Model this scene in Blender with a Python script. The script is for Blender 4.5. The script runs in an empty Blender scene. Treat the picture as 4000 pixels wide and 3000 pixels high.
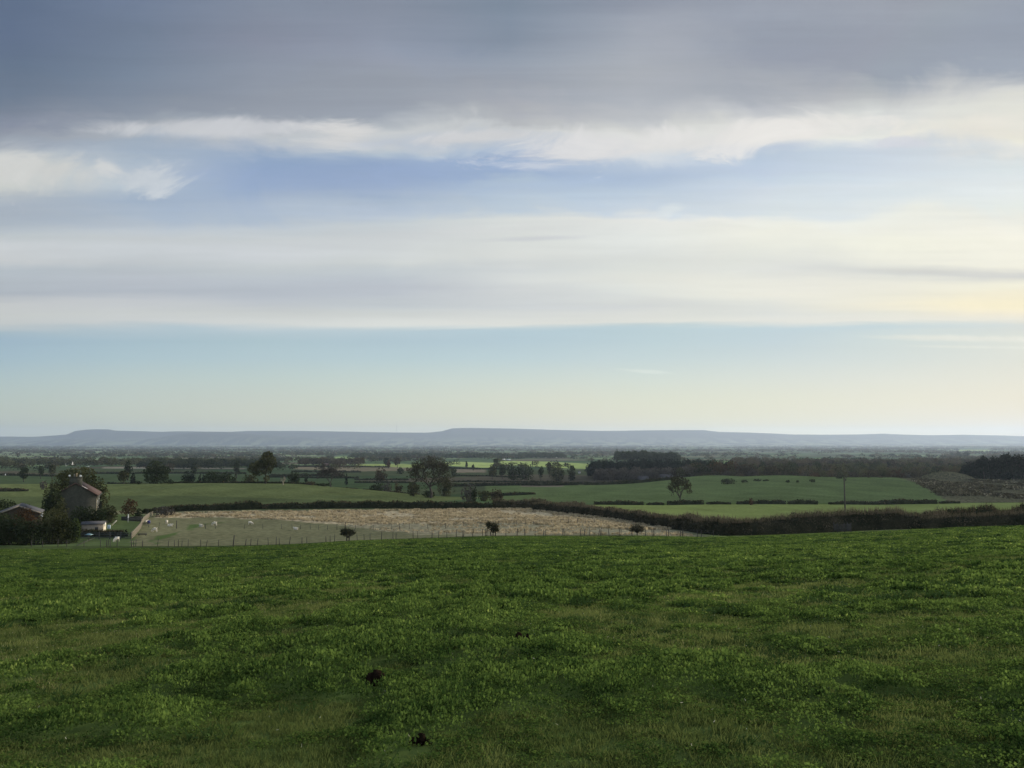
import bpy, bmesh, math, random
import numpy as np
from mathutils import Vector, Matrix

R = math.radians
random.seed(7)
rng = np.random.default_rng(7)
sc = bpy.context.scene
COL = sc.collection

# ------------------------------------------------------------------ camera
FPX = 3000.0                     # focal length in photograph pixels (photograph 4000 x 3000)
TH = math.atan(225 / 3000)       # camera tilted up: eye level falls at y = 1725
CT, ST = math.cos(TH), math.sin(TH)
cam_d = bpy.data.cameras.new('camera')
cam_d.sensor_width = 36.0
cam_d.lens = 36.0 * FPX / 4000
cam_d.clip_start = 0.05
cam_d.clip_end = 60000
cam = bpy.data.objects.new('camera', cam_d)
COL.objects.link(cam)
cam.location = (0, 0, 0)
cam.rotation_euler = (math.pi / 2 + TH, 0, 0)
sc.camera = cam

# ------------------------------------------------------------------ render and view
sc.render.engine = 'CYCLES'
sc.view_settings.view_transform = 'Standard'
sc.view_settings.look = 'None'
sc.view_settings.exposure = 0.0
sc.view_settings.gamma = 1.0
sc.cycles.use_denoising = True
sc.cycles.max_bounces = 6
sc.cycles.diffuse_bounces = 3
sc.cycles.transmission_bounces = 3
sc.cycles.transparent_max_bounces = 8
sc.cycles.volume_bounces = 3
sc.cycles.use_fast_gi = False


def Vof(py):
    """photograph row -> height over distance (z / y)"""
    t = (1500 - py) / FPX
    return (ST + t * CT) / (CT - t * ST)


def Uof(px, py):
    t = (1500 - py) / FPX
    return ((px - 2000) / FPX) / (CT - t * ST)


def lin(c):
    return tuple((v / 255 / 12.92) if v / 255 <= 0.04045 else ((v / 255 + 0.055) / 1.055) ** 2.4 for v in c)


# ------------------------------------------------------------------ sun
BACK_SKY = 2.4
SUN_AZ, SUN_EL = R(46), R(13)     # to the right of the view and low
sd = bpy.data.lights.new('sun', 'SUN')
sd.energy = 5.0
sd.angle = R(5)
sd.color = (1.0, 0.88, 0.70)
sun = bpy.data.objects.new('sun', sd)
COL.objects.link(sun)
sdir = Vector((math.sin(SUN_AZ) * math.cos(SUN_EL), math.cos(SUN_AZ) * math.cos(SUN_EL), math.sin(SUN_EL)))
sun.rotation_euler = sdir.to_track_quat('Z', 'Y').to_euler()
sun.location = sdir * 200

# ------------------------------------------------------------------ sky
ROWS = [0, 150, 250, 350, 420, 470, 500, 540, 580, 620, 660, 700, 740, 780, 830, 870, 920, 970, 1020, 1060,
        1100, 1150, 1190, 1230, 1265, 1290, 1330, 1400, 1480, 1560, 1650, 1725]
SKY = [
 [(88,103,130),(108,120,145),(128,136,154),(132,138,155),(122,134,152),(142,147,163),(150,155,170),(148,153,168),(142,147,163)],
 [(92,106,134),(112,124,146),(134,138,156),(144,150,168),(130,140,158),(162,166,178),(142,148,164),(138,145,162),(132,139,156)],
 [(97,112,136),(118,130,150),(140,146,162),(150,154,170),(148,155,170),(168,171,180),(146,151,166),(136,143,160),(142,149,165)],
 [(105,117,138),(125,134,152),(144,149,163),(152,156,168),(156,160,172),(172,174,182),(165,168,178),(180,180,184),(215,212,208)],
 [(120,128,146),(136,143,158),(150,154,166),(154,158,170),(172,172,180),(190,190,194),(198,198,202),(215,214,212),(226,222,212)],
 [(135,140,158),(155,160,172),(185,188,196),(185,188,194),(180,180,184),(212,210,207),(222,220,217),(224,222,217),(226,222,212)],
 [(148,152,166),(175,178,186),(197,199,204),(208,208,210),(200,200,202),(228,226,222),(228,226,222),(230,228,222),(232,226,212)],
 [(160,165,178),(165,176,193),(182,189,204),(204,205,208),(192,198,210),(226,225,226),(226,226,224),(212,214,220),(236,230,215)],
 [(196,198,202),(165,178,197),(160,175,200),(182,193,208),(178,192,215),(225,225,228),(190,202,217),(197,204,216),(228,225,220)],
 [(210,210,207),(176,187,202),(145,165,198),(158,175,203),(150,171,207),(218,221,227),(178,194,216),(198,207,220),(218,220,220)],
 [(213,213,209),(185,193,206),(144,165,200),(146,166,202),(162,181,212),(185,198,218),(184,198,220),(205,213,224),(218,224,226)],
 [(212,212,208),(188,197,208),(148,168,202),(148,168,202),(156,176,210),(178,194,218),(190,204,222),(212,220,228),(222,226,228)],
 [(210,210,206),(172,185,203),(155,173,203),(155,173,203),(182,198,217),(182,198,220),(203,212,225),(216,222,228),(225,228,228)],
 [(182,188,197),(165,180,203),(168,182,206),(170,185,208),(185,200,219),(190,204,222),(208,216,226),(214,221,226),(228,230,228)],
 [(172,180,194),(175,187,205),(180,192,210),(190,200,216),(194,206,220),(205,214,226),(215,222,228),(225,228,228),(232,234,228)],
 [(178,186,198),(190,197,208),(200,205,212),(205,210,215),(225,225,222),(234,232,228),(238,236,229),(240,238,228),(240,236,225)],
 [(198,202,206),(205,207,210),(208,210,212),(212,213,215),(222,221,219),(230,230,226),(240,236,224),(241,237,224),(248,241,225)],
 [(212,213,216),(208,210,214),(212,213,217),(214,215,216),(224,224,220),(230,230,226),(236,233,222),(245,240,222),(248,241,223)],
 [(208,208,210),(198,200,204),(200,203,206),(212,213,212),(224,223,219),(222,222,218),(228,226,218),(238,233,218),(242,235,217)],
 [(182,188,196),(190,194,200),(195,199,204),(200,204,208),(215,216,216),(222,222,216),(222,220,214),(217,215,208),(210,206,200)],
 [(184,189,197),(190,193,202),(193,197,205),(192,196,204),(220,220,218),(228,226,218),(235,230,218),(240,233,216),(248,239,214)],
 [(178,182,192),(180,184,194),(182,186,196),(190,193,202),(212,212,212),(222,222,217),(236,230,216),(236,228,208),(248,234,200)],
 [(204,203,204),(200,200,204),(195,197,203),(200,203,206),(210,211,213),(212,212,212),(224,222,214),(245,234,208),(253,237,195)],
 [(205,205,203),(208,208,207),(210,210,208),(212,212,209),(216,215,212),(224,222,216),(224,222,215),(232,226,210),(246,231,202)],
 [(205,206,206),(212,212,212),(218,218,216),(225,224,220),(228,226,220),(226,224,218),(230,226,216),(234,228,214),(236,227,208)],
 [(170,188,200),(182,198,208),(190,205,214),(185,203,213),(178,200,212),(180,202,212),(185,203,210),(190,205,208),(212,213,206)],
 [(158,183,202),(168,192,206),(175,198,208),(176,198,210),(178,200,212),(182,203,212),(188,204,210),(205,213,208),(222,220,205)],
 [(165,190,204),(176,199,208),(182,203,210),(185,206,212),(188,208,214),(192,208,212),(202,212,210),(212,216,207),(224,220,203)],
 [(178,198,203),(190,206,206),(194,210,208),(200,214,210),(204,216,211),(208,217,211),(216,219,208),(224,222,206),(230,222,200)],
 [(188,202,199),(198,209,204),(204,212,205),(210,218,207),(216,220,206),(220,221,205),(226,223,202),(232,224,198),(236,222,192)],
 [(194,203,195),(204,212,202),(212,216,203),(216,218,203),(220,220,202),(226,222,200),(230,222,196),(234,222,194),(238,220,188)],
 [(192,201,194),(202,210,200),(210,214,201),(214,216,201),(218,218,200),(224,220,198),(228,220,194),(232,220,192),(236,218,186)],
]
VMAX = Vof(0)


# cx, cy, half width, half height (photograph pixels), tilt, colour, strength, raggedness, edge hardness
CLOUDS = [
 (2650, 180, 330, 260, -10, (172,174,182), .55, .6, .9),
 (3450, 190, 900, 120, -6, (134,141,158), .75, .5, 1.0),
 (1350, 700, 850, 95, 0, (147,167,202), .65, .5, 1.3),
 (2400, 705, 600, 52, -4, (166,186,214), .55, .5, 1.3),
 (3050, 570, 300, 34, -3, (178,192,214), .6, .8, 1.4),
 (150, 665, 430, 118, 3, (214,214,210), .95, 1.5, 1.5),
 (390, 650, 110, 70, 20, (222,222,220), .6, 1.8, 1.6),
 (540, 705, 130, 60, 0, (202,208,214), .8, 2.0, 1.6),
 (880, 497, 620, 44, 0, (205,206,209), .85, 1.1, 1.5),
 (1335, 530, 190, 95, 4, (221,219,216), .85, 1.6, 1.4),
 (1560, 560, 300, 44, 0, (190,198,210), .7, 1.2, 1.5),
 (1850, 535, 330, 34, -5, (212,211,211), .8, 1.2, 1.6),
 (2080, 650, 260, 30, 3, (204,211,224), .85, 1.5, 1.6),
 (2300, 585, 450, 95, -3, (225,223,222), .88, 1.7, 1.4),
 (2750, 555, 470, 75, -6, (227,225,222), .85, 1.7, 1.4),
 (3250, 500, 560, 62, -4, (229,226,221), .85, 1.0, 1.6),
 (3850, 500, 420, 90, 0, (233,227,214), .8, .9, 1.4),
 (3560, 555, 130, 30, 0, (206,208,216), .7, 1.6, 1.8),
 (2640, 815, 80, 32, -8, (224,230,230), .6, 2.6, 1.2),
 (2060, 932, 300, 15, -2, (192,194,200), .5, .9, 1.2),
 (3650, 1063, 620, 24, 2, (200,198,190), .6, .7, 1.2),
 (1500, 1120, 600, 22, 1, (186,190,198), .5, .8, 1.1),
 (3940, 1190, 380, 62, 0, (255,240,198), .55, .5, 1.0),
 (3800, 1322, 480, 17, 1, (230,228,212), .75, .8, 1.4),
 (3900, 1357, 420, 8, 1, (228,228,212), .6, .7, 1.4),
 (2540, 1452, 130, 9, 4, (218,226,218), .7, 1.2, 1.6),
]


class NT:
    """tiny helper for building node trees"""
    def __init__(s, tree):
        s.t = tree

    def n(s, typ, **kw):
        nd = s.t.nodes.new(typ)
        for k, v in kw.items():
            if k.startswith('in_'):
                nd.inputs[k[3:].replace('_', ' ')].default_value = v
            else:
                setattr(nd, k, v)
        return nd

    def link(s, a, b):
        s.t.links.new(a, b)

    def m(s, op, a, b=None, c=None, clamp=False):
        nd = s.t.nodes.new('ShaderNodeMath')
        nd.operation = op
        nd.use_clamp = clamp
        for i, v in enumerate((a, b, c)):
            if v is None:
                continue
            if isinstance(v, (int, float)):
                nd.inputs[i].default_value = v
            else:
                s.t.links.new(v, nd.inputs[i])
        return nd.outputs[0]

    def xyz(s, x, y, z):
        nd = s.t.nodes.new('ShaderNodeCombineXYZ')
        for i, v in enumerate((x, y, z)):
            if isinstance(v, (int, float)):
                nd.inputs[i].default_value = v
            else:
                s.t.links.new(v, nd.inputs[i])
        return nd.outputs[0]

    def noise(s, vec, scale, detail=4, rough=0.55, dist=0.0, out=0):
        nd = s.t.nodes.new('ShaderNodeTexNoise')
        nd.inputs['Scale'].default_value = scale
        nd.inputs['Detail'].default_value = detail
        nd.inputs['Roughness'].default_value = rough
        nd.inputs['Distortion'].default_value = dist
        if vec is not None:
            s.t.links.new(vec, nd.inputs['Vector'])
        return nd.outputs[out]

    def vmath(s, op, a, b=None, scale=None):
        nd = s.t.nodes.new('ShaderNodeVectorMath')
        nd.operation = op
        for i, v in enumerate((a, b)):
            if v is None:
                continue
            if isinstance(v, tuple):
                nd.inputs[i].default_value = v
            else:
                s.t.links.new(v, nd.inputs[i])
        if scale is not None:
            if isinstance(scale, (int, float)):
                nd.inputs['Scale'].default_value = scale
            else:
                s.t.links.new(scale, nd.inputs['Scale'])
        return nd.outputs[0]

    def mix(s, fac, a, b, mode='MIX'):
        nd = s.t.nodes.new('ShaderNodeMix')
        nd.data_type = 'RGBA'
        nd.blend_type = mode
        for i, v in ((0, fac), (6, a), (7, b)):
            if isinstance(v, (int, float)):
                nd.inputs[i].default_value = v
            elif isinstance(v, tuple):
                nd.inputs[i].default_value = tuple(v) + (1.0,) * (4 - len(v))
            else:
                s.t.links.new(v, nd.inputs[i])
        return nd.outputs[2]

    def ramp(s, fac, stops, interp='LINEAR'):
        nd = s.t.nodes.new('ShaderNodeValToRGB')
        cr = nd.color_ramp
        cr.interpolation = interp
        while len(cr.elements) > 1:
            cr.elements.remove(cr.elements[-1])
        cr.elements[0].position = stops[0][0]
        cr.elements[0].color = tuple(stops[0][1]) + (1.0,) * (4 - len(stops[0][1]))
        for p, c in stops[1:]:
            e = cr.elements.new(p)
            e.color = tuple(c) + (1.0,) * (4 - len(c))
        s.t.links.new(fac, nd.inputs[0])
        return nd.outputs[0]


def build_world():
    w = bpy.data.worlds.new('World')
    sc.world = w
    w.use_nodes = True
    w.cycles.sampling_method = 'MANUAL'
    w.cycles.sample_map_resolution = 1024
    t = w.node_tree
    t.nodes.clear()
    g = NT(t)
    tc = g.n('ShaderNodeTexCoord')
    sep = g.n('ShaderNodeSeparateXYZ')
    g.link(tc.outputs['Generated'], sep.inputs[0])
    x, y, z = sep.outputs
    yc = g.m('MAXIMUM', y, 0.03)
    U = g.m('DIVIDE', x, yc)
    V = g.m('DIVIDE', z, yc)
    U = g.m('MINIMUM', g.m('MAXIMUM', U, -1.6), 1.6)
    V = g.m('MINIMUM', g.m('MAXIMUM', V, -0.1), 1.2)
    # long wind-drawn streaks, and rounder puffs higher up where the cloud is nearer
    streak = g.noise(g.xyz(g.m('MULTIPLY', U, 1.3), g.m('MULTIPLY', V, 11.0), 3.1), 1.0, 5, 0.55)
    puff = g.noise(g.xyz(g.m('MULTIPLY', U, 5.0), g.m('MULTIPLY', V, 9.0), 7.7), 1.0, 7, 0.6, 0.6)
    fine = g.noise(g.xyz(g.m('MULTIPLY', U, 2.6), g.m('MULTIPLY', V, 46.0), 1.7), 1.0, 5, 0.6, 0.3)
    hi = g.m('MULTIPLY', g.m('SUBTRACT', V, 0.18), 5.0, clamp=True)
    calm = g.m('MULTIPLY', g.m('SUBTRACT', V, 0.10), 16.0, clamp=True)      # clear band near the horizon stays clean
    a1 = g.m('MULTIPLY', g.m('SUBTRACT', streak, 0.5), g.m('MULTIPLY_ADD', hi, 0.05, 0.022))
    a2 = g.m('MULTIPLY', g.m('SUBTRACT', puff, 0.5), g.m('MULTIPLY', hi, 0.10))
    wisp = g.noise(g.xyz(g.m('MULTIPLY', U, 2.2), g.m('MULTIPLY', V, 30.0), 9.2), 1.0, 6, 0.6, 0.4)
    near = g.m('MULTIPLY', g.m('SUBTRACT', V, 0.125), 50.0, clamp=True)
    a3 = g.m('MULTIPLY', g.m('MULTIPLY', g.m('SUBTRACT', wisp, 0.5), near), 0.034)
    Vw = g.m('ADD', g.m('ADD', V, a3), g.m('MULTIPLY', g.m('ADD', a1, a2), calm))
    Uw = g.m('ADD', U, g.m('MULTIPLY', g.m('SUBTRACT', puff, 0.5), g.m('MULTIPLY', calm, 0.10)))
    p = g.m('DIVIDE', Vw, VMAX)
    c = g.m('MULTIPLY', g.m('ADD', g.m('DIVIDE', g.m('MULTIPLY', Uw, FPX), 500.0), 4.0), 1.0)
    c = g.m('MINIMUM', g.m('MAXIMUM', c, 0.0), 8.0)
    pos = [max(0.0, min(1.0, Vof(r) / VMAX)) for r in ROWS]
    warm = {1480: (1.03, 1.01, .97), 1560: (1.06, 1.02, .92), 1650: (1.12, 1.04, .82), 1725: (1.15, 1.05, .78)}
    tot = None
    for i in range(9):
        stops = sorted([(pos[k], tuple(a * b for a, b in zip(lin(SKY[k][i]), warm.get(ROWS[k], (1, 1, 1))))) for k in range(len(ROWS))], key=lambda q: q[0])
        col = g.ramp(p, stops, 'EASE' if False else 'LINEAR')
        wgt = g.m('MAXIMUM', g.m('SUBTRACT', 1.0, g.m('ABSOLUTE', g.m('SUBTRACT', c, float(i)))), 0.0)
        part = g.vmath('SCALE', col, scale=wgt)
        tot = part if tot is None else g.vmath('ADD', tot, part)
    tone = g.m('MULTIPLY_ADD', g.m('MULTIPLY', g.m('SUBTRACT', fine, 0.5), calm), 0.22, 1.0)
    tone = g.m('ADD', tone, g.m('MULTIPLY', g.m('SUBTRACT', puff, 0.5), g.m('MULTIPLY', hi, 0.22)))
    tot = g.vmath('MULTIPLY', g.vmath('SCALE', tot, scale=tone), (.985, 1.01, .995))
    # individual clouds: soft-edged patches with ragged rims
    ragged = g.noise(g.xyz(g.m('MULTIPLY', U, 6.5), g.m('MULTIPLY', g.m('SUBTRACT', V, g.m('MULTIPLY', U, 0.10)), 15.0), 4.4), 1.0, 9, 0.68, 0.8)
    rg1 = g.m('SUBTRACT', ragged, 0.5)
    PX = g.m('MULTIPLY', c, 500.0)
    for (cx, cy, rx, ry, ang, colr, st, ro, sf) in CLOUDS:
        dx = g.m('SUBTRACT', PX, float(cx))
        dy = g.m('MULTIPLY', g.m('SUBTRACT', Vof(cy), V), FPX)
        ca, sa = math.cos(R(ang)), math.sin(R(ang))
        ex = g.m('DIVIDE', g.m('ADD', g.m('MULTIPLY', dx, ca), g.m('MULTIPLY', dy, sa)), float(rx))
        ey = g.m('DIVIDE', g.m('SUBTRACT', g.m('MULTIPLY', dy, ca), g.m('MULTIPLY', dx, sa)), float(ry))
        dd = g.m('SQRT', g.m('ADD', g.m('MULTIPLY', ex, ex), g.m('MULTIPLY', ey, ey)))
        mk = g.m('MULTIPLY', g.m('ADD', g.m('SUBTRACT', 1.0, dd), g.m('MULTIPLY', rg1, ro * 2.3)), sf * .8, clamp=True)
        mk = g.m('MULTIPLY', g.m('MULTIPLY', mk, mk), g.m('SUBTRACT', 3.0, g.m('MULTIPLY', mk, 2.0)))
        cc = g.vmath('SCALE', g.n('ShaderNodeRGB').outputs[0], scale=g.m('MULTIPLY_ADD', rg1, 0.45, 1.0))
        cc.node.inputs[0].links[0].from_node.outputs[0].default_value = (*lin(colr), 1)
        tot = g.mix(g.m('MULTIPLY', mk, st), tot, cc)
    # clear air behind the clouds
    sky = g.n('ShaderNodeTexSky')
    sky.sky_type = 'NISHITA'
    sky.sun_disc = False
    sky.sun_elevation = SUN_EL
    sky.sun_rotation = SUN_AZ
    sky.dust_density = 2.0
    sky_s = g.vmath('SCALE', sky.outputs[0], scale=0.10)
    sky_s = g.vmath('MINIMUM', sky_s, (0.75, 0.80, 0.85))
    fin = g.mix(0.90, sky_s, tot)
    # unseen sky behind the camera, brightened and warmed to lift the ground and haze
    back = g.m('MULTIPLY', g.m('SUBTRACT', 0.25, y), 1.6, clamp=True)
    fin = g.vmath('SCALE', fin, scale=g.m('MULTIPLY_ADD', back, BACK_SKY, 1.0))
    fin = g.mix(back, fin, g.vmath('MULTIPLY', fin, (1.06, 1.0, .88)))
    bg = g.n('ShaderNodeBackground')
    g.link(fin, bg.inputs[0])
    bg.inputs[1].default_value = 1.0
    out = g.n('ShaderNodeOutputWorld')
    g.link(bg.outputs[0], out.inputs[0])


build_world()

# ------------------------------------------------------------------ numpy helpers
_perm = np.random.default_rng(11).random((8, 256, 256)).astype(np.float32)


def vnoise(x, y, seed=0):
    x = np.asarray(x, dtype=np.float64)
    y = np.asarray(y, dtype=np.float64)
    xi = np.floor(x).astype(np.int64)
    yi = np.floor(y).astype(np.int64)
    fx = x - xi
    fy = y - yi
    fx = fx * fx * (3 - 2 * fx)
    fy = fy * fy * (3 - 2 * fy)
    T = _perm[seed % 8]
    a = T[xi & 255, yi & 255]
    b = T[(xi + 1) & 255, yi & 255]
    c = T[xi & 255, (yi + 1) & 255]
    d = T[(xi + 1) & 255, (yi + 1) & 255]
    return (a * (1 - fx) + b * fx) * (1 - fy) + (c * (1 - fx) + d * fx) * fy


def fbm(x, y, octv=4, seed=0, gain=0.5):
    s, amp, tot = 0.0, 1.0, 0.0
    for o in range(octv):
        s = s + amp * vnoise(x * 2 ** o + 17.3 * o, y * 2 ** o - 9.1 * o, seed + o)
        tot += amp
        amp *= gain
    return s / tot


def pchip(xs, ys, xq):
    xs = np.asarray(xs, float)
    ys = np.asarray(ys, float)
    h = np.diff(xs)
    dl = np.diff(ys) / h
    m = np.zeros(len(xs))
    m[0], m[-1] = dl[0], dl[-1]
    for i in range(1, len(xs) - 1):
        if dl[i - 1] * dl[i] > 0:
            w1, w2 = 2 * h[i] + h[i - 1], h[i] + 2 * h[i - 1]
            m[i] = (w1 + w2) / (w1 / dl[i - 1] + w2 / dl[i])
    xq = np.clip(xq, xs[0], xs[-1])
    k = np.clip(np.searchsorted(xs, xq) - 1, 0, len(xs) - 2)
    t = (xq - xs[k]) / h[k]
    return ((2 * t**3 - 3 * t**2 + 1) * ys[k] + (t**3 - 2 * t**2 + t) * h[k] * m[k]
            + (-2 * t**3 + 3 * t**2) * ys[k + 1] + (t**3 - t**2) * h[k] * m[k + 1])


# ------------------------------------------------------------------ terrain heights
FAR = [(1000, -42.), (1500, -48.), (2000, -54.), (3000, -62.), (4500, -70.), (7000, -78.), (10000, -85.), (15500, -90.)]


def K(Y, py):
    return (Y, Vof(py) * Y)


COLS = {
    0:    [K(114, 2150), K(119, 2138), K(140, 2102), K(170, 2045), K(235, 2003), K(300, 1945), K(370, 1898), (470, -26.), (600, -30.5), (800, -36.5)],
    300:  [K(114, 2148), K(119, 2137), K(137, 2106), K(170, 2040), K(230, 2003), K(300, 1945), K(370, 1897), (470, -27.), (600, -33.), (800, -38.)],
    700:  [K(115, 2145), K(119, 2137), K(172, 2060), K(236, 1996), K(300, 1938), K(372, 1892), (470, -27.5), (600, -35.), (800, -39.)],
    1100: [K(117, 2131), K(120, 2127), K(173, 2066), K(240, 1988), K(300, 1935), K(370, 1893), (470, -29.), (600, -35.), (800, -39.)],
    1400: [K(118, 2113), K(120, 2111), K(174, 2069), K(240, 1986), K(300, 1945), K(365, 1912), (450, -29.), (600, -35.), (800, -39.)],
    1700: [K(119, 2102), K(121, 2100), K(174, 2065), K(240, 1986), K(300, 1963), K(340, 1943), (450, -31.5), (600, -36.5), (800, -39.)],
    2000: [K(119, 2095), K(121, 2093), K(175, 2052), K(240, 1987), K(300, 1968), K(380, 1948), (480, -31.5), (600, -34.5), (700, -38.)],
    2400: [K(119, 2094), K(121, 2092), K(177, 2042), K(210, 2012), K(345, 1963), (480, -29.5), (600, -33.2), (700, -40.)],
    2800: [K(119, 2098), K(128, 2094), (150, -17.3), (200, -20.5), K(320, 1972), (400, -27.5), (480, -27.7), (620, -27.3), (750, -40.)],
    3050: [K(117, 2092), K(125, 2088), (150, -17.0), (200, -20.5), K(320, 1971), (450, -25.6), (560, -24.6), (700, -38.)],
    3400: [K(112, 2078), K(120, 2074), (145, -16.0), (200, -20.5), K(320, 1972), (430, -25.5), (520, -24.4), (650, -36.)],
    3700: [K(108, 2065), K(116, 2062), (140, -15.2), (200, -20.), K(320, 1968), (430, -26.), (540, -25.9), (650, -36.)],
    4000: [K(105, 2055), K(113, 2052), (140, -14.5), (200, -19.), K(320, 1964), (430, -27.), (540, -27.6), (650, -36.)],
}
YF = np.concatenate([np.linspace(0, 20, 21)[:-1], np.geomspace(20, 16000, 900)])
_keys = sorted(COLS)
_us = [Uof(k, 2000) for k in _keys]
_tab = []
for k in _keys:
    kn = [(0.0, -1.6)] + COLS[k] + FAR
    ys, zs = zip(*kn)
    _tab.append(pchip(ys, zs, YF))
_tab = np.array(_tab)                                   # col x YF
UG = np.linspace(-1.0, 1.0, 241)
ZT = np.array([pchip(_us, _tab[:, j], UG) for j in range(len(YF))])   # YF x UG
NOM = 5.0


def H0(x, y):
    x = np.asarray(x, float)
    y = np.asarray(y, float)
    yy = np.maximum(y, 0.0)
    u = x / np.maximum(y, 8.0)
    ui = np.clip((u + 1) / 2 * 240, 0, 239.999)
    a = ui.astype(int)
    fu = ui - a
    k = np.clip(np.searchsorted(YF, yy) - 1, 0, len(YF) - 2)
    fy = np.clip((yy - YF[k]) / (YF[k + 1] - YF[k]), 0, 1)
    z = ((ZT[k, a] * (1 - fu) + ZT[k, a + 1] * fu) * (1 - fy) + (ZT[k + 1, a] * (1 - fu) + ZT[k + 1, a + 1] * fu) * fy)
    z = np.where(y < 0, -1.6 - 0.11 * y, z)
    # mound among the rough ground on the right, and the wooded knoll in the plain
    mx, my = Uof(3699, 1860) * 552, 552.
    d = np.sqrt(((x - mx) / 18.5) ** 2 + ((y - my) / 16.) ** 2)
    z = z + 4.9 * np.clip(1 - d * d, 0, 1) ** 0.8
    kx, ky = Uof(2520, 1800) * 1500, 1500.
    d = np.sqrt(((x - kx) / 150.) ** 2 + ((y - ky) / 160.) ** 2)
    z = z + 8.5 * np.exp(-d * d * 1.5)
    return z


def HN(x, y):
    """ground height with relief"""
    z = H0(x, y)
    y = np.asarray(y, float)
    amp = np.clip((y - 125) / 60, 0, 1) * np.clip(y * 0.0012, 0, 1.2)
    z = z + amp * (fbm(np.asarray(x) / 28., y / 28., 3, 2) - 0.5)
    near = np.clip(1 - (y - 90) / 25, 0, 1)
    z = z + near * (0.16 * (fbm(np.asarray(x) / 1.9, y / 1.9, 3, 4) - 0.5) + 0.35 * (fbm(np.asarray(x) / 14., y / 14., 2, 5) - 0.5) * np.clip(y / 20, 0, 1))
    return z


def h1(x, y):
    return float(HN(np.array([x]), np.array([y]))[0])


def at(px, Y, py=2000):
    """ground point on the photograph's column px at distance Y"""
    x = Uof(px, py) * Y
    return Vector((x, Y, h1(x, Y)))


def hit(px, py, lo=3.0, hi=15000.0):
    """first ground point met by the sight line through (px, py)"""
    Ys = np.geomspace(lo, hi, 6000)
    u, v = Uof(px, py), Vof(py)
    g = HN(u * Ys, Ys) - v * Ys
    k = np.nonzero(g >= 0)[0]
    Y = Ys[k[0]] if len(k) else hi
    x = u * Y
    return Vector((x, Y, h1(x, Y)))


# ------------------------------------------------------------------ object helpers
def tag(o, label=None, cat=None, group=None, kind=None):
    if label:
        o['label'] = label
    if cat:
        o['category'] = cat
    if group:
        o['group'] = group
    if kind:
        o['kind'] = kind
    return o


def empty(name, loc, label=None, cat=None, group=None, rz=0.0):
    o = bpy.data.objects.new(name, None)
    COL.objects.link(o)
    o.location = loc
    o.rotation_euler = (0, 0, rz)
    o.empty_display_size = 0.2
    return tag(o, label, cat, group)


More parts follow.
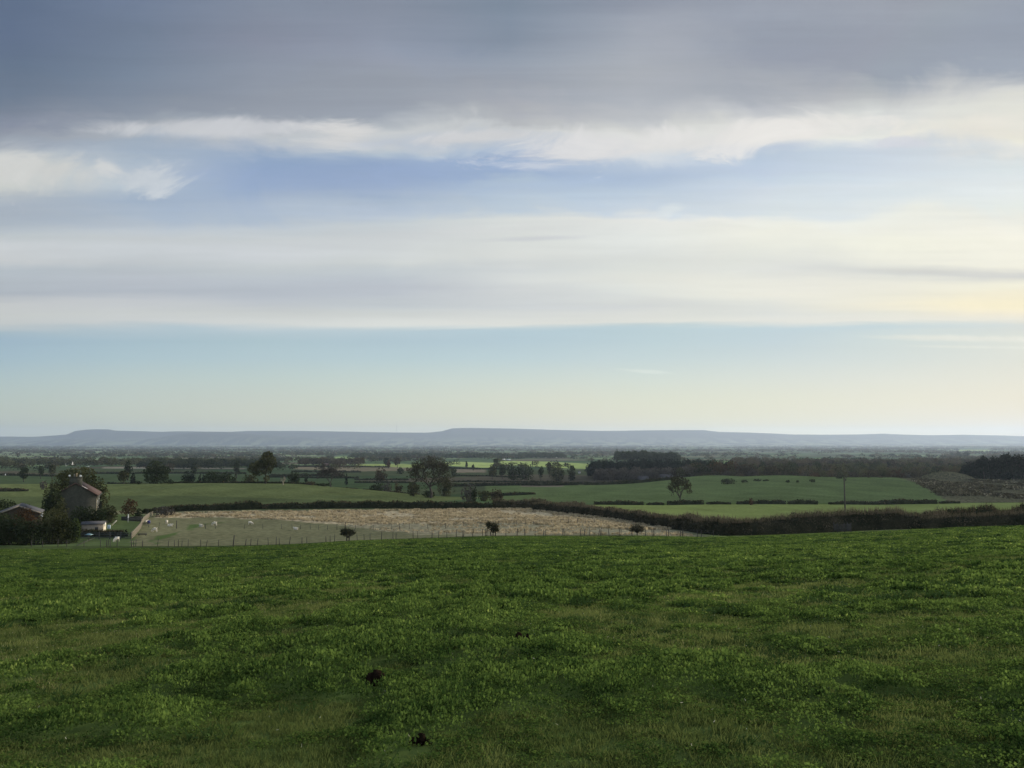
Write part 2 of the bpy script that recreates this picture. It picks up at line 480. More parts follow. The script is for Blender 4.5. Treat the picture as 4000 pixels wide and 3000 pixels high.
class MB:
    """collects triangles and quads with a per-face random value, links them as one mesh object"""
    def __init__(s):
        s.v, s.q, s.t, s.n = [], [], [], 0
        s.qr, s.tr = [], []

    def add(s, v, q=None, t=None, rnd=None):
        v = np.asarray(v, np.float32).reshape(-1, 3)
        if q is not None and len(q):
            q = np.asarray(q, np.int64).reshape(-1, 4)
            s.q.append(q + s.n)
            s.qr.append(np.full(len(q), 0.5, np.float32) if rnd is None else np.broadcast_to(np.asarray(rnd, np.float32), (len(q),)))
        if t is not None and len(t):
            t = np.asarray(t, np.int64).reshape(-1, 3)
            s.t.append(t + s.n)
            s.tr.append(np.full(len(t), 0.5, np.float32) if rnd is None else np.broadcast_to(np.asarray(rnd, np.float32), (len(t),)))
        s.v.append(v)
        s.n += len(v)
        return s

    def box(s, c, h, rz=0.0, taper=1.0):
        cx, cy, cz = c
        hx, hy, hz = h
        v = []
        for k, f in ((-1, 1.0), (1, taper)):
            for a, b in ((-1, -1), (1, -1), (1, 1), (-1, 1)):
                X, Yy = a * hx * f, b * hy * f
                v.append((cx + X * math.cos(rz) - Yy * math.sin(rz), cy + X * math.sin(rz) + Yy * math.cos(rz), cz + k * hz))
        return s.add(v, [(3, 2, 1, 0), (4, 5, 6, 7), (0, 1, 5, 4), (1, 2, 6, 5), (2, 3, 7, 6), (3, 0, 4, 7)])

    def tube(s, pts, rad, n=5, cap=True):
        pts = [Vector(p) for p in pts]
        vs = []
        for i, p in enumerate(pts):
            d = (pts[min(i + 1, len(pts) - 1)] - pts[max(i - 1, 0)])
            d = d.normalized() if d.length > 1e-9 else Vector((0, 0, 1))
            a = d.cross(Vector((0.31, 0.87, 0.13))).normalized()
            b = d.cross(a)
            r = rad[i] if hasattr(rad, '__len__') else rad
            for k in range(n):
                an = 2 * math.pi * k / n
                vs.append(p + (a * math.cos(an) + b * math.sin(an)) * r)
        q = [(i * n + k, i * n + (k + 1) % n, (i + 1) * n + (k + 1) % n, (i + 1) * n + k) for i in range(len(pts) - 1) for k in range(n)]
        t = []
        if cap:
            vs.append(pts[0]); vs.append(pts[-1])
            m = len(pts) * n
            t = [(m, (k + 1) % n, k) for k in range(n)] + [(m + 1, m - n + k, m - n + (k + 1) % n) for k in range(n)]
        v = np.array([tuple(p) for p in vs])
        s.add(v, q, t)
        return s

    def ball(s, c, r, seg=10, rings=6, jit=0.0, rg=None):
        r = (r, r, r) if isinstance(r, (int, float)) else r
        vs, q, t = [], [], []
        for i in range(1, rings):
            ph = math.pi * i / rings
            for k in range(seg):
                th = 2 * math.pi * k / seg
                j = 1 + (jit * (random.random() - .5) if jit else 0)
                vs.append((c[0] + r[0] * j * math.sin(ph) * math.cos(th), c[1] + r[1] * j * math.sin(ph) * math.sin(th), c[2] + r[2] * j * math.cos(ph)))
        for i in range(rings - 2):
            for k in range(seg):
                q.append((i * seg + k, (i + 1) * seg + k, (i + 1) * seg + (k + 1) % seg, i * seg + (k + 1) % seg))
        m = len(vs)
        vs += [(c[0], c[1], c[2] + r[2]), (c[0], c[1], c[2] - r[2])]
        for k in range(seg):
            t.append((m, k, (k + 1) % seg))
            t.append((m + 1, (rings - 2) * seg + (k + 1) % seg, (rings - 2) * seg + k))
        return s.add(vs, q, t)

    def build(s, name, mat, parent=None, smooth=False, attr=False):
        me = bpy.data.meshes.new(name)
        v = np.concatenate(s.v)
        q = np.concatenate(s.q) if s.q else np.zeros((0, 4), np.int64)
        t = np.concatenate(s.t) if s.t else np.zeros((0, 3), np.int64)
        nq, nt = len(q), len(t)
        me.vertices.add(len(v))
        me.vertices.foreach_set('co', v.ravel())
        me.loops.add(nq * 4 + nt * 3)
        me.loops.foreach_set('vertex_index', np.concatenate([q.ravel(), t.ravel()]).astype(np.int32))
        me.polygons.add(nq + nt)
        me.polygons.foreach_set('loop_start', np.concatenate([np.arange(nq) * 4, nq * 4 + np.arange(nt) * 3]).astype(np.int32))
        if smooth:
            me.polygons.foreach_set('use_smooth', np.ones(nq + nt, bool))
        if attr:
            a = me.attributes.new('rnd', 'FLOAT', 'FACE')
            a.data.foreach_set('value', np.concatenate([np.concatenate(s.qr) if s.qr else np.zeros(0, np.float32),
                                                        np.concatenate(s.tr) if s.tr else np.zeros(0, np.float32)]).astype(np.float32))
        me.update(calc_edges=True)
        me.validate()
        me.materials.append(mat)
        o = bpy.data.objects.new(name, me)
        COL.objects.link(o)
        if parent is not None:
            o.parent = parent
        return o


def cards(P, size, up=0.0, aspect=1.0, rg=None):
    """quads of random orientation at points P; up>0 leans their normals upward. returns verts (N*4,3), quads"""
    rg = rg or rng
    N = len(P)
    n = rg.normal(size=(N, 3))
    n[:, 2] += up * 1.5
    n /= np.linalg.norm(n, axis=1, keepdims=True) + 1e-9
    a = rg.normal(size=(N, 3))
    a -= n * np.sum(a * n, axis=1, keepdims=True)
    a /= np.linalg.norm(a, axis=1, keepdims=True) + 1e-9
    b = np.cross(n, a)
    s = (np.asarray(size) * (0.6 + 0.8 * rg.random(N)))[:, None] * 0.5
    a, b = a * s * aspect, b * s
    v = np.stack([P - a, P - b * 0.8, P + a, P + b * 0.9], axis=1).reshape(-1, 3)
    q = np.arange(N * 4).reshape(N, 4)
    return v, q


# ------------------------------------------------------------------ materials
def new_mat(name):
    m = bpy.data.materials.new(name)
    m.use_nodes = True
    m.node_tree.nodes.clear()
    return m, NT(m.node_tree)


def finish(g, shader):
    out = g.n('ShaderNodeOutputMaterial')
    g.link(shader, out.inputs[0])


def plain(name, col, rough=0.8, var=0.25, scale=3.0, metal=0.0, col2=None, bump=0.0, spec=0.3):
    m, g = new_mat(name)
    tc = g.n('ShaderNodeTexCoord')
    nz = g.noise(tc.outputs['Object'], scale, 5, 0.6)
    c2 = col2 or tuple(v * (1 - var) for v in col)
    c1 = tuple(min(1, v * (1 + var * .6)) for v in col)
    f = g.m('MULTIPLY', g.m('SUBTRACT', nz, 0.3), 2.5, clamp=True)
    cc = g.mix(f, c2, c1)
    bs = g.n('ShaderNodeBsdfPrincipled', in_Roughness=rough, in_Metallic=metal)
    bs.inputs['Specular IOR Level'].default_value = spec
    g.link(cc, bs.inputs['Base Color'])
    if bump:
        bp = g.n('ShaderNodeBump', in_Strength=bump, in_Distance=0.05)
        g.link(nz, bp.inputs['Height'])
        g.link(bp.outputs[0], bs.inputs['Normal'])
    finish(g, bs.outputs[0])
    return m


def foliage(name, c1, c2, c3=None, trans=0.25, scale=0.35, rough=0.9):
    """leaf material: clumps of tone from noise in space, leaf to leaf variation from the face attribute"""
    m, g = new_mat(name)
    geo = g.n('ShaderNodeNewGeometry')
    at_ = g.n('ShaderNodeAttribute', attribute_name='rnd')
    nz = g.noise(geo.outputs['Position'], scale, 3, 0.55)
    f = g.m('ADD', g.m('MULTIPLY', g.m('SUBTRACT', nz, 0.5), 1.8), at_.outputs['Fac'], clamp=True)
    col = g.mix(f, c1, c2)
    if c3:
        sel = g.m('MULTIPLY', g.m('SUBTRACT', at_.outputs['Fac'], 0.76), 7.0, clamp=True)
        col = g.mix(sel, col, c3)
    df = g.n('ShaderNodeBsdfDiffuse')
    tr = g.n('ShaderNodeBsdfTranslucent')
    g.link(col, df.inputs[0])
    g.link(col, tr.inputs[0])
    mx = g.n('ShaderNodeMixShader')
    mx.inputs[0].default_value = trans
    g.link(df.outputs[0], mx.inputs[1])
    g.link(tr.outputs[0], mx.inputs[2])
    finish(g, mx.outputs[0])
    return m


M = {}
M['clover'] = foliage('clover_leaf', (.038, .074, .018), (.165, .245, .055), (.30, .37, .09), 0.45, 1.6)
M['blade'] = foliage('grass_blade', (.078, .112, .032), (.190, .220, .070), (.32, .30, .15), 0.45, 0.8)
M['coarse'] = foliage('coarse_grass_blade', (.028, .055, .016), (.065, .110, .032), None, 0.25, 0.5)
M['dry'] = foliage('dry_grass', (.23, .195, .115), (.56, .475, .315), None, 0.3, 0.3)
M['heath'] = foliage('heath_scrub', (.040, .038, .024), (.125, .115, .070), (.27, .24, .16), 0.1, 0.12)
M['bark'] = plain('bark', (.055, .048, .040), 0.95, 0.4, 4.0)
M['oak'] = foliage('sparse_autumn_leaf', (.034, .036, .022), (.078, .074, .040), None, 0.2)
M['dark'] = foliage('dark_green_leaf', (.022, .032, .016), (.050, .062, .030), None, 0.15)
M['olive'] = foliage('olive_leaf', (.028, .034, .016), (.095, .098, .045), None, 0.2)
M['brown'] = foliage('autumn_brown_leaf', (.028, .026, .017), (.104, .088, .052), None, 0.2)
M['rust'] = foliage('rust_leaf', (.045, .030, .018), (.095, .058, .030), None, 0.2)
M['conifer'] = foliage('conifer_needle', (.012, .018, .014), (.028, .038, .026), None, 0.05)
M['grey'] = foliage('grey_twig', (.060, .055, .048), (.105, .098, .082), None, 0.1)
M['hedge'] = foliage('hedge_leaf', (.022, .028, .015), (.062, .066, .036), (.10, .075, .045), 0.1, 0.5)
M['hedge_brown'] = foliage('hedge_twig', (.034, .038, .022), (.115, .10, .062), (.15, .122, .078), 0.15, 0.35)
M['yellowgreen'] = foliage('yellow_green_leaf', (.050, .075, .022), (.10, .135, .040), None, 0.25)
M['post'] = plain('weathered_post', (.060, .055, .048), 0.9, 0.4, 6.0)
M['paleWood'] = plain('pale_weathered_rail', (.27, .235, .17), 0.9, 0.25, 5.0)
M['darkRail'] = plain('dark_rail', (.055, .062, .065), 0.85, 0.3, 5.0)
M['wire'] = plain('galvanised_wire', (.16, .16, .16), 0.5, 0.1, 5.0, 0.6)
M['wool'] = plain('wool', (.62, .58, .48), 0.95, 0.2, 8.0, bump=0.5)
M['gull'] = plain('white_feather', (.80, .80, .80), 0.7, 0.08, 8.0)
M['white'] = plain('white_paint', (.72, .72, .70), 0.6, 0.1, 4.0)
M['teal'] = plain('pale_blue_paint', (.22, .36, .40), 0.5, 0.15, 4.0)
M['blue'] = plain('dark_blue_plastic', (.020, .022, .13), 0.4, 0.15, 4.0)
M['palebottle'] = plain('pale_blue_bottle', (.42, .50, .55), .5, .1, 4.0)
M['boardgrey'] = plain('grey_board', (.060, .060, .054), .9, .3, 6.0)
M['black'] = plain('black_plastic', (.02, .02, .022), 0.5, 0.2, 4.0)
M['soil'] = plain('molehill_soil', (.020, .014, .010), 1.0, 0.5, 30.0, bump=1.0, spec=0.0)


def ground_material():
    m, g = new_mat('ground')
    at_ = g.n('ShaderNodeAttribute', attribute_name='field')
    geo = g.n('ShaderNodeNewGeometry')
    pos = geo.outputs['Position']
    sep = g.n('ShaderNodeSeparateXYZ')
    g.link(pos, sep.inputs[0])
    flat = g.xyz(sep.outputs[0], g.m('MULTIPLY', sep.outputs[1], 0.5), 0.0)
    n1 = g.noise(flat, 0.9, 5, 0.65)
    n2 = g.noise(flat, 0.06, 4, 0.6)
    n3 = g.noise(flat, 0.010, 3, 0.6)
    tuft = g.n('ShaderNodeAttribute', attribute_name='tuft')
    tf = g.m('MULTIPLY', g.m('SUBTRACT', n1, 0.5), g.m('MULTIPLY_ADD', tuft.outputs['Fac'], 2.6, 0.7))
    f = g.m('ADD', g.m('ADD', 1.0, tf), g.m('ADD', g.m('MULTIPLY', g.m('SUBTRACT', n2, 0.5), 0.9), g.m('MULTIPLY', g.m('SUBTRACT', n3, 0.5), 0.5)))
    rows = g.noise(g.xyz(g.m('MULTIPLY', g.m('ADD', sep.outputs[0], g.m('MULTIPLY', sep.outputs[1], 0.8)), 0.22), g.m('MULTIPLY', g.m('SUBTRACT', sep.outputs[1], sep.outputs[0]), 0.012), 2.0), 1.0, 3, 0.6)
    f = g.m('ADD', f, g.m('MULTIPLY', g.m('SUBTRACT', rows, 0.5), g.m('MULTIPLY', g.m('DIVIDE', g.m('SUBTRACT', sep.outputs[1], 180.0), 200.0, clamp=True), 0.8)))
    f = g.m('MAXIMUM', f, 0.25)
    col = g.vmath('SCALE', at_.outputs['Color'], scale=f)
    bs = g.n('ShaderNodeBsdfDiffuse')
    bs.inputs['Roughness'].default_value = 0.8
    g.link(col, bs.inputs[0])
    finish(g, bs.outputs[0])
    return m


M['ground'] = ground_material()

# ------------------------------------------------------------------ ground sheet
GREEN = (.095, .135, .038)
TAN = (.42, .345, .215)
PAST = (.165, .162, .088)
# field polygons in photograph pixels, with the range of distance they apply to; later ones win
FIELDS = [
    ([(-3000, 2300), (7000, 2300), (7000, 1700), (-3000, 1700)], 116, 260, PAST, .5),
    ([(600, 2022), (640, 2006), (1000, 1998), (2110, 1986), (2420, 2025), (2640, 2070), (2500, 2072), (2000, 2045), (1700, 2052), (1400, 2046), (1100, 2030), (800, 2022)], 125, 250, TAN, 1.0),
    ([(1300, 2046), (2100, 2044), (2640, 2070), (2720, 2100), (1900, 2100), (1500, 2075)], 125, 250, (.28, .25, .155), .8),
    ([(-3000, 2200), (480, 2200), (520, 2090), (560, 2040), (590, 2012), (-3000, 2000)], 121, 240, (.085, .115, .045), .2),
    ([(590, 2130), (760, 2055), (900, 2040), (600, 2100)], 121, 200, (.09, .13, .045), .2),
    ([(-3000, 2050), (2090, 1990), (2090, 1700), (-3000, 1700)], 236, 400, (.118, .140, .055), .35),
    ([(-3000, 1965), (700, 1935), (1500, 1960), (2000, 1975), (2000, 1990), (-3000, 2010)], 236, 330, (.085, .105, .045), .1),
    ([(1700, 1960), (2000, 1935), (2000, 1990), (1700, 1990)], 236, 420, (.085, .13, .055), .1),
    ([(2095, 2000), (2300, 1978), (2500, 2015), (2800, 2100), (7000, 2100), (7000, 1940), (2095, 1940)], 122, 322, (.205, .245, .075), .15),
    ([(2000, 1975), (2350, 1972), (2350, 1960), (2000, 1960)], 236, 340, (.085, .13, .055), .1),
    ([(1900, 1965), (2300, 1965), (7000, 1965), (7000, 1800), (1900, 1800)], 323, 640, (.105, .140, .055), .4),
    ([(3510, 1866), (3560, 1880), (3640, 1915), (3705, 1964), (7000, 1964), (7000, 1840), (3510, 1840)], 323, 640, (.100, .094, .055), 1.5),
    ([(1400, 1814), (1500, 1812), (1650, 1815), (1650, 1830), (1400, 1832)], 600, 3000, (.30, .36, .11), .1),  # sunlight through a cloud break, put into the field colour
    ([(1729, 1805), (1800, 1804), (1938, 1808), (1938, 1828), (1850, 1826), (1729, 1818)], 600, 3000, (.40, .47, .15), .1),  # brightest field: sun through broken cloud painted into its base colour
    ([(1957, 1800), (2150, 1803), (2305, 1812), (2300, 1832), (2150, 1826), (1957, 1816)], 600, 3000, (.36, .43, .13), .1),  # the same painted-in sunlight, carried further right
    ([(1773, 1833), (1894, 1833), (1894, 1846), (1773, 1846)], 600, 3000, (.22, .18, .12), .1),
    ([(1149, 1822), (1400, 1820), (1628, 1828), (1628, 1839), (1400, 1841), (1149, 1833)], 600, 3000, (.19, .16, .10), .1),
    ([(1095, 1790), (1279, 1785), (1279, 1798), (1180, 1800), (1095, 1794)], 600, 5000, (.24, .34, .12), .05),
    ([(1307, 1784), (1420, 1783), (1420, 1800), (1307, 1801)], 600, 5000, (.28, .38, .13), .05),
    ([(259, 1799), (330, 1796), (398, 1798), (398, 1806), (259, 1806)], 600, 5000, (.20, .28, .10), .05),
    ([(400, 1824), (960, 1828), (960, 1833), (400, 1830)], 600, 3000, (.27, .24, .18), .05),
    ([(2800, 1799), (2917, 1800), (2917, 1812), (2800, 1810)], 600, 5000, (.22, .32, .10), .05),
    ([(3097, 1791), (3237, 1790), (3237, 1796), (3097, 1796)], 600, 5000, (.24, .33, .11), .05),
    ([(3537, 1803), (3595, 1803), (3595, 1814), (3540, 1814)], 600, 5000, (.36, .44, .15), .05),  # sunlit patch, its light put into the field colour
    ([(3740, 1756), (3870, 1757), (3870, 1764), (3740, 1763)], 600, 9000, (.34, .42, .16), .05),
    ([(2040, 1896), (2110, 1887), (2200, 1896), (2200, 1902), (2040, 1902)], 323, 640, (.16, .135, .10), .6),
]


def inside(poly, X, Y):
    r = np.zeros(X.shape, bool)
    n = len(poly)
    for i in range(n):
        x0, y0 = poly[i]
        x1, y1 = poly[(i + 1) % n]
        if y0 == y1:
            continue
        c = ((y0 > Y) != (y1 > Y)) & (X < (x1 - x0) * (Y - y0) / (y1 - y0) + x0)
        r ^= c
    return r


def project(x, y, z):
    """world -> photograph pixels"""
    d = y * CT + z * ST
    up = -y * ST + z * CT
    return 2000 + FPX * x / d, 1500 - FPX * up / d


CELLS = None


def cell_of(x, y):
    """patchwork of fields on the plain: id and distance to the field's edge (rotated, stretched cells)"""
    a = 0.35
    wx = x + 60 * (vnoise(x / 300., y / 300., 3) - .5)
    wy = y + 60 * (vnoise(x / 300. + 40, y / 300., 5) - .5)
    X = (wx * math.cos(a) + wy * math.sin(a)) / 210.
    Yy = (-wx * math.sin(a) + wy * math.cos(a)) / 190.
    xi, yi = np.floor(X).astype(int), np.floor(Yy).astype(int)
    d1 = np.full(X.shape, 1e9); d2 = np.full(X.shape, 1e9); cid = np.zeros(X.shape)
    for dx in (-1, 0, 1):
        for dy in (-1, 0, 1):
            cx, cy = xi + dx, yi + dy
            jx = _perm[1][cx & 255, cy & 255]
            jy = _perm[2][cx & 255, cy & 255]
            d = np.abs(cx + jx * .75 - X) + np.abs(cy + jy * .75 - Yy)
            c = _perm[3][cx & 255, cy & 255]
            m1 = d < d1
            d2 = np.where(m1, d1, np.minimum(d2, d))
            cid = np.where(m1, c, cid)
            d1 = np.where(m1, d, d1)
    return cid, (d2 - d1) * 100.


def field_colour(x, y, z):
    n = len(x)
    c = np.tile(np.array(GREEN), (n, 1))
    tf = np.zeros(n)
    px, py = project(x, np.maximum(y, 1.0), z)
    soft = np.clip((260 - y) / 20, 0, 1) * np.clip((y - 121) / 10, 0, 1)      # uneven margins of the rough pasture
    py = py + soft * (26 * (fbm(x / 9., y / 12., 4, 3) - .5))
    px = px + soft * (110 * (fbm(x / 11. + 5, y / 9., 3, 6) - .5))
    far = y > 380
    cid, edge = cell_of(x, y)
    pal = np.array([(.055, .085, .040), (.070, .105, .045), (.085, .120, .050), (.095, .085, .055), (.060, .090, .042),
                    (.13, .125, .075), (.070, .100, .046), (.17, .21, .10), (.085, .115, .055), (.065, .090, .045)])
    pk = pal[(cid * 9.999).astype(int)]
    near_ = (y < 1250)[:, None]
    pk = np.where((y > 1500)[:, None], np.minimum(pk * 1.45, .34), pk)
    pk = np.where(near_, pk * np.minimum(1.0, .085 / pk[:, 1:2]) * .95, pk)
    c[far] = pk[far]
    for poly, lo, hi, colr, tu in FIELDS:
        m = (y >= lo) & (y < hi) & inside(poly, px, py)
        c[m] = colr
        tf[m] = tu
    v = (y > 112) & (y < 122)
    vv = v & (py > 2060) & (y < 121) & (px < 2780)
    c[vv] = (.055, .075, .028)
    return c, tf


def make_ground():
    rows = np.concatenate([np.linspace(-12, 4, 33)[:-1], np.geomspace(4, 15600, 1050)])
    us = np.linspace(-1.25, 1.25, 561)
    off = 14.0
    X = us[None, :] * (rows[:, None] + off)
    Y = np.repeat(rows[:, None], len(us), 1)
    x, y = X.ravel(), Y.ravel()
    z = HN(x, y)
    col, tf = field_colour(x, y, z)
    nr, nc = len(rows), len(us)
    i = np.arange(nr * nc).reshape(nr, nc)
    q = np.stack([i[:-1, :-1], i[:-1, 1:], i[1:, 1:], i[1:, :-1]], -1).reshape(-1, 4)
    # the field behind the camera
    bx, by = np.meshgrid(np.linspace(-120, 120, 61), np.linspace(-200, -11.5, 40))
    bz = HN(bx.ravel(), by.ravel()) - 0.05
    b = MB()
    b.add(np.stack([x, y, z], 1), q)
    k = np.arange(bx.size).reshape(bx.shape)
    b.add(np.stack([bx.ravel(), by.ravel(), bz], 1), np.stack([k[:-1, :-1], k[:-1, 1:], k[1:, 1:], k[1:, :-1]], -1).reshape(-1, 4))
    o = b.build('ground', M['ground'], smooth=True)
    me = o.data
    full = np.ones((len(me.vertices), 4), np.float32)
    full[:, :3] = GREEN
    full[:len(col), :3] = col
    a = me.attributes.new('field', 'FLOAT_COLOR', 'POINT')
    a.data.foreach_set('color', full.ravel())
    t = np.zeros(len(me.vertices), np.float32)
    t[:len(tf)] = tf
    a = me.attributes.new('tuft', 'FLOAT', 'POINT')
    a.data.foreach_set('value', t)
    tag(o, 'rolling green farmland falling away to a wide plain', kind='structure')


make_ground()

# ------------------------------------------------------------------ hills on the skyline
RIDGE = [(-1500, 1716), (-700, 1712), (0, 1705), (136, 1706), (217, 1701), (262, 1697), (294, 1683), (330, 1679), (362, 1677), (420, 1677), (452, 1682), (542, 1684), (633, 1687),
         (687, 1685), (741, 1685), (904, 1687), (967, 1683), (1175, 1683), (1356, 1686), (1537, 1689), (1672, 1690), (1727, 1684), (1745, 1679),
         (1768, 1672.5), (1844, 1671.6), (2000, 1674), (2163, 1679), (2343, 1683), (2434, 1682.5), (2506, 1681), (2669, 1680), (2750, 1680),
         (2805, 1687), (2940, 1690), (3094, 1697), (3239, 1698), (3356, 1697), (3447, 1694), (3483, 1696), (3627, 1700), (3763, 1698), (3899, 1701), (4000, 1704), (4800, 1708), (5600, 1712)]


def hills_material():
    m, g = new_mat('moor_slopes')
    geo = g.n('ShaderNodeNewGeometry')
    sep = g.n('ShaderNodeSeparateXYZ')
    g.link(geo.outputs['Position'], sep.inputs[0])
    p = g.xyz(sep.outputs[0], g.m('MULTIPLY', sep.outputs[1], 0.35), 0.0)
    n1 = g.noise(p, 0.0035, 5, 0.6)
    n2 = g.noise(p, 0.0012, 3, 0.6)
    low = g.m('SUBTRACT', 1.0, g.m('DIVIDE', g.m('ADD', sep.outputs[2], 90.0), 230.0), clamp=True)
    f = g.m('MULTIPLY', g.m('SUBTRACT', n1, 0.46), 9.0, clamp=True)
    dark = (.035, .040, .030)
    wood = g.mix(f, dark, (.20, .23, .12))
    moor = g.mix(n2, (.035, .036, .030), (.07, .065, .045))
    col = g.mix(low, moor, wood)
    d = g.n('ShaderNodeBsdfDiffuse')
    g.link(col, d.inputs[0])
    finish(g, d.outputs[0])
    return m


def make_hills():
    pu = [Uof(a, 1690) for a, b in RIDGE]
    pz = [Vof(b) for a, b in RIDGE]
    us = np.linspace(-1.25, 1.25, 900)
    top = np.interp(us, pu, pz) * 20000
    spur = np.interp(us, [Uof(a, 1690) for a in (-1500, 0, 120, 240, 420, 560, 650, 760, 900, 1000, 1150, 1300, 5600)],
                     [Vof(b) for b in (1738, 1728, 1724, 1714, 1722, 1718, 1704, 1688, 1689, 1697, 1706, 1722, 1738)]) * 17500
    prof = [(15200, 'b', 0), (15600, 'b', 1), (16500, 'f', .35), (17000, 's', .75), (17500, 's', 1), (18000, 'f', .8), (18600, 'm', .45), (19200, 'm', .75), (19700, 'm', .95), (20000, 'm', 1), (22000, 'm', .97), (26000, 'm', .8)]
    V, cols = [], len(us)
    for Y, k, f in prof:
        x = us * Y
        nz = fbm(x / 1400., np.full_like(x, Y / 900.), 4, 3) - .5
        base = -92.0
        foot = base + 60 * (fbm(x / 2600., np.full_like(x, Y / 2000.), 3, 1)) + 10
        if k == 'b':
            z = np.full_like(x, -94.0 if f == 0 else -89.0)
        elif k == 'f':
            z = base + (foot - base + 25) * f + 30 * nz
        elif k == 's':
            z = np.maximum(base + (spur - base) * f, foot) + 8 * nz
        else:
            z = base + (top - base) * f + (40 * nz * (1 - f) * 3)
        V.append(np.stack([x, np.full_like(x, float(Y)), z], 1))
    v = np.concatenate(V)
    i = np.arange(len(prof) * cols).reshape(len(prof), cols)
    q = np.stack([i[:-1, :-1], i[:-1, 1:], i[1:, 1:], i[1:, :-1]], -1).reshape(-1, 4)
    o = MB().add(v, q).build('hills', hills_material(), smooth=True)
    tag(o, 'long blue-grey moorland escarpment along the horizon', kind='structure')


make_hills()

# ------------------------------------------------------------------ haze
def make_haze():
    b = MB()
    z0, z1 = -97.0, 520.0
    b.box((0, 14000, (z0 + z1) / 2), (40000, 17000, (z1 - z0) / 2))
    m, g = new_mat('haze')
    pv = g.n('ShaderNodeVolumePrincipled')
    pv.inputs['Color'].default_value = (.63, .77, 1.0, 1)
    pv.inputs['Density'].default_value = HAZE_D
    pv.inputs['Anisotropy'].default_value = 0.30
    out = g.n('ShaderNodeOutputMaterial')
    g.link(pv.outputs[0], out.inputs['Volume'])
    o = b.build('haze', m)
    tag(o, 'thin pale haze over the plain', kind='stuff')


HAZE_D = 4.2e-5
make_haze()

# ------------------------------------------------------------------ foreground grass and clover
def clump_clover(n, rad, h, leaf, rg, up=0.9):
    """leaf quads of a low clover cushion, unit space in metres"""
    r = rad * np.sqrt(rg.random(n))
    a = rg.random(n) * 6.283
    P = np.stack([r * np.cos(a), r * np.sin(a), h * (0.35 + 0.65 * rg.random(n)) * (1 - 0.5 * (r / rad) ** 2)], 1)
    v, q = cards(P, leaf, up=up, rg=rg)
    return v, q


def clump_blades(n, rad, h, w, rg):
    r = rad * np.sqrt(rg.random(n))
    a = rg.random(n) * 6.283
    B = np.stack([r * np.cos(a), r * np.sin(a), np.full(n, -0.01)], 1)
    hh = h * (0.5 + 0.8 * rg.random(n))
    d = rg.normal(size=(n, 2)) * 0.45
    T = B + np.stack([d[:, 0] * hh, d[:, 1] * hh, hh], 1)
    an = rg.random(n) * 6.283
    s = np.stack([np.cos(an), np.sin(an), np.zeros(n)], 1) * w * 0.5
    v = np.stack([B - s, B + s, T + s * .35, T - s * .35], 1).reshape(-1, 3)
    return v, np.arange(4 * n).reshape(n, 4)


def clover_mask(x, y):
    m = (fbm(x / .75, y / 1.0, 3, 1) - .5) * 0.75 + (fbm(x / 3.5 + 9, y / 4.5, 3, 6) - .5) * 0.40 + .575
    return m


HILLS = []
for _px, _py, _w in ((1468, 2678, 78), (2041, 2515, 44), (1645, 2912, 88)):
    _p = hit(_px, _py)
    HILLS.append((_p.x, _p.y, _w / FPX * _p.y * .56))


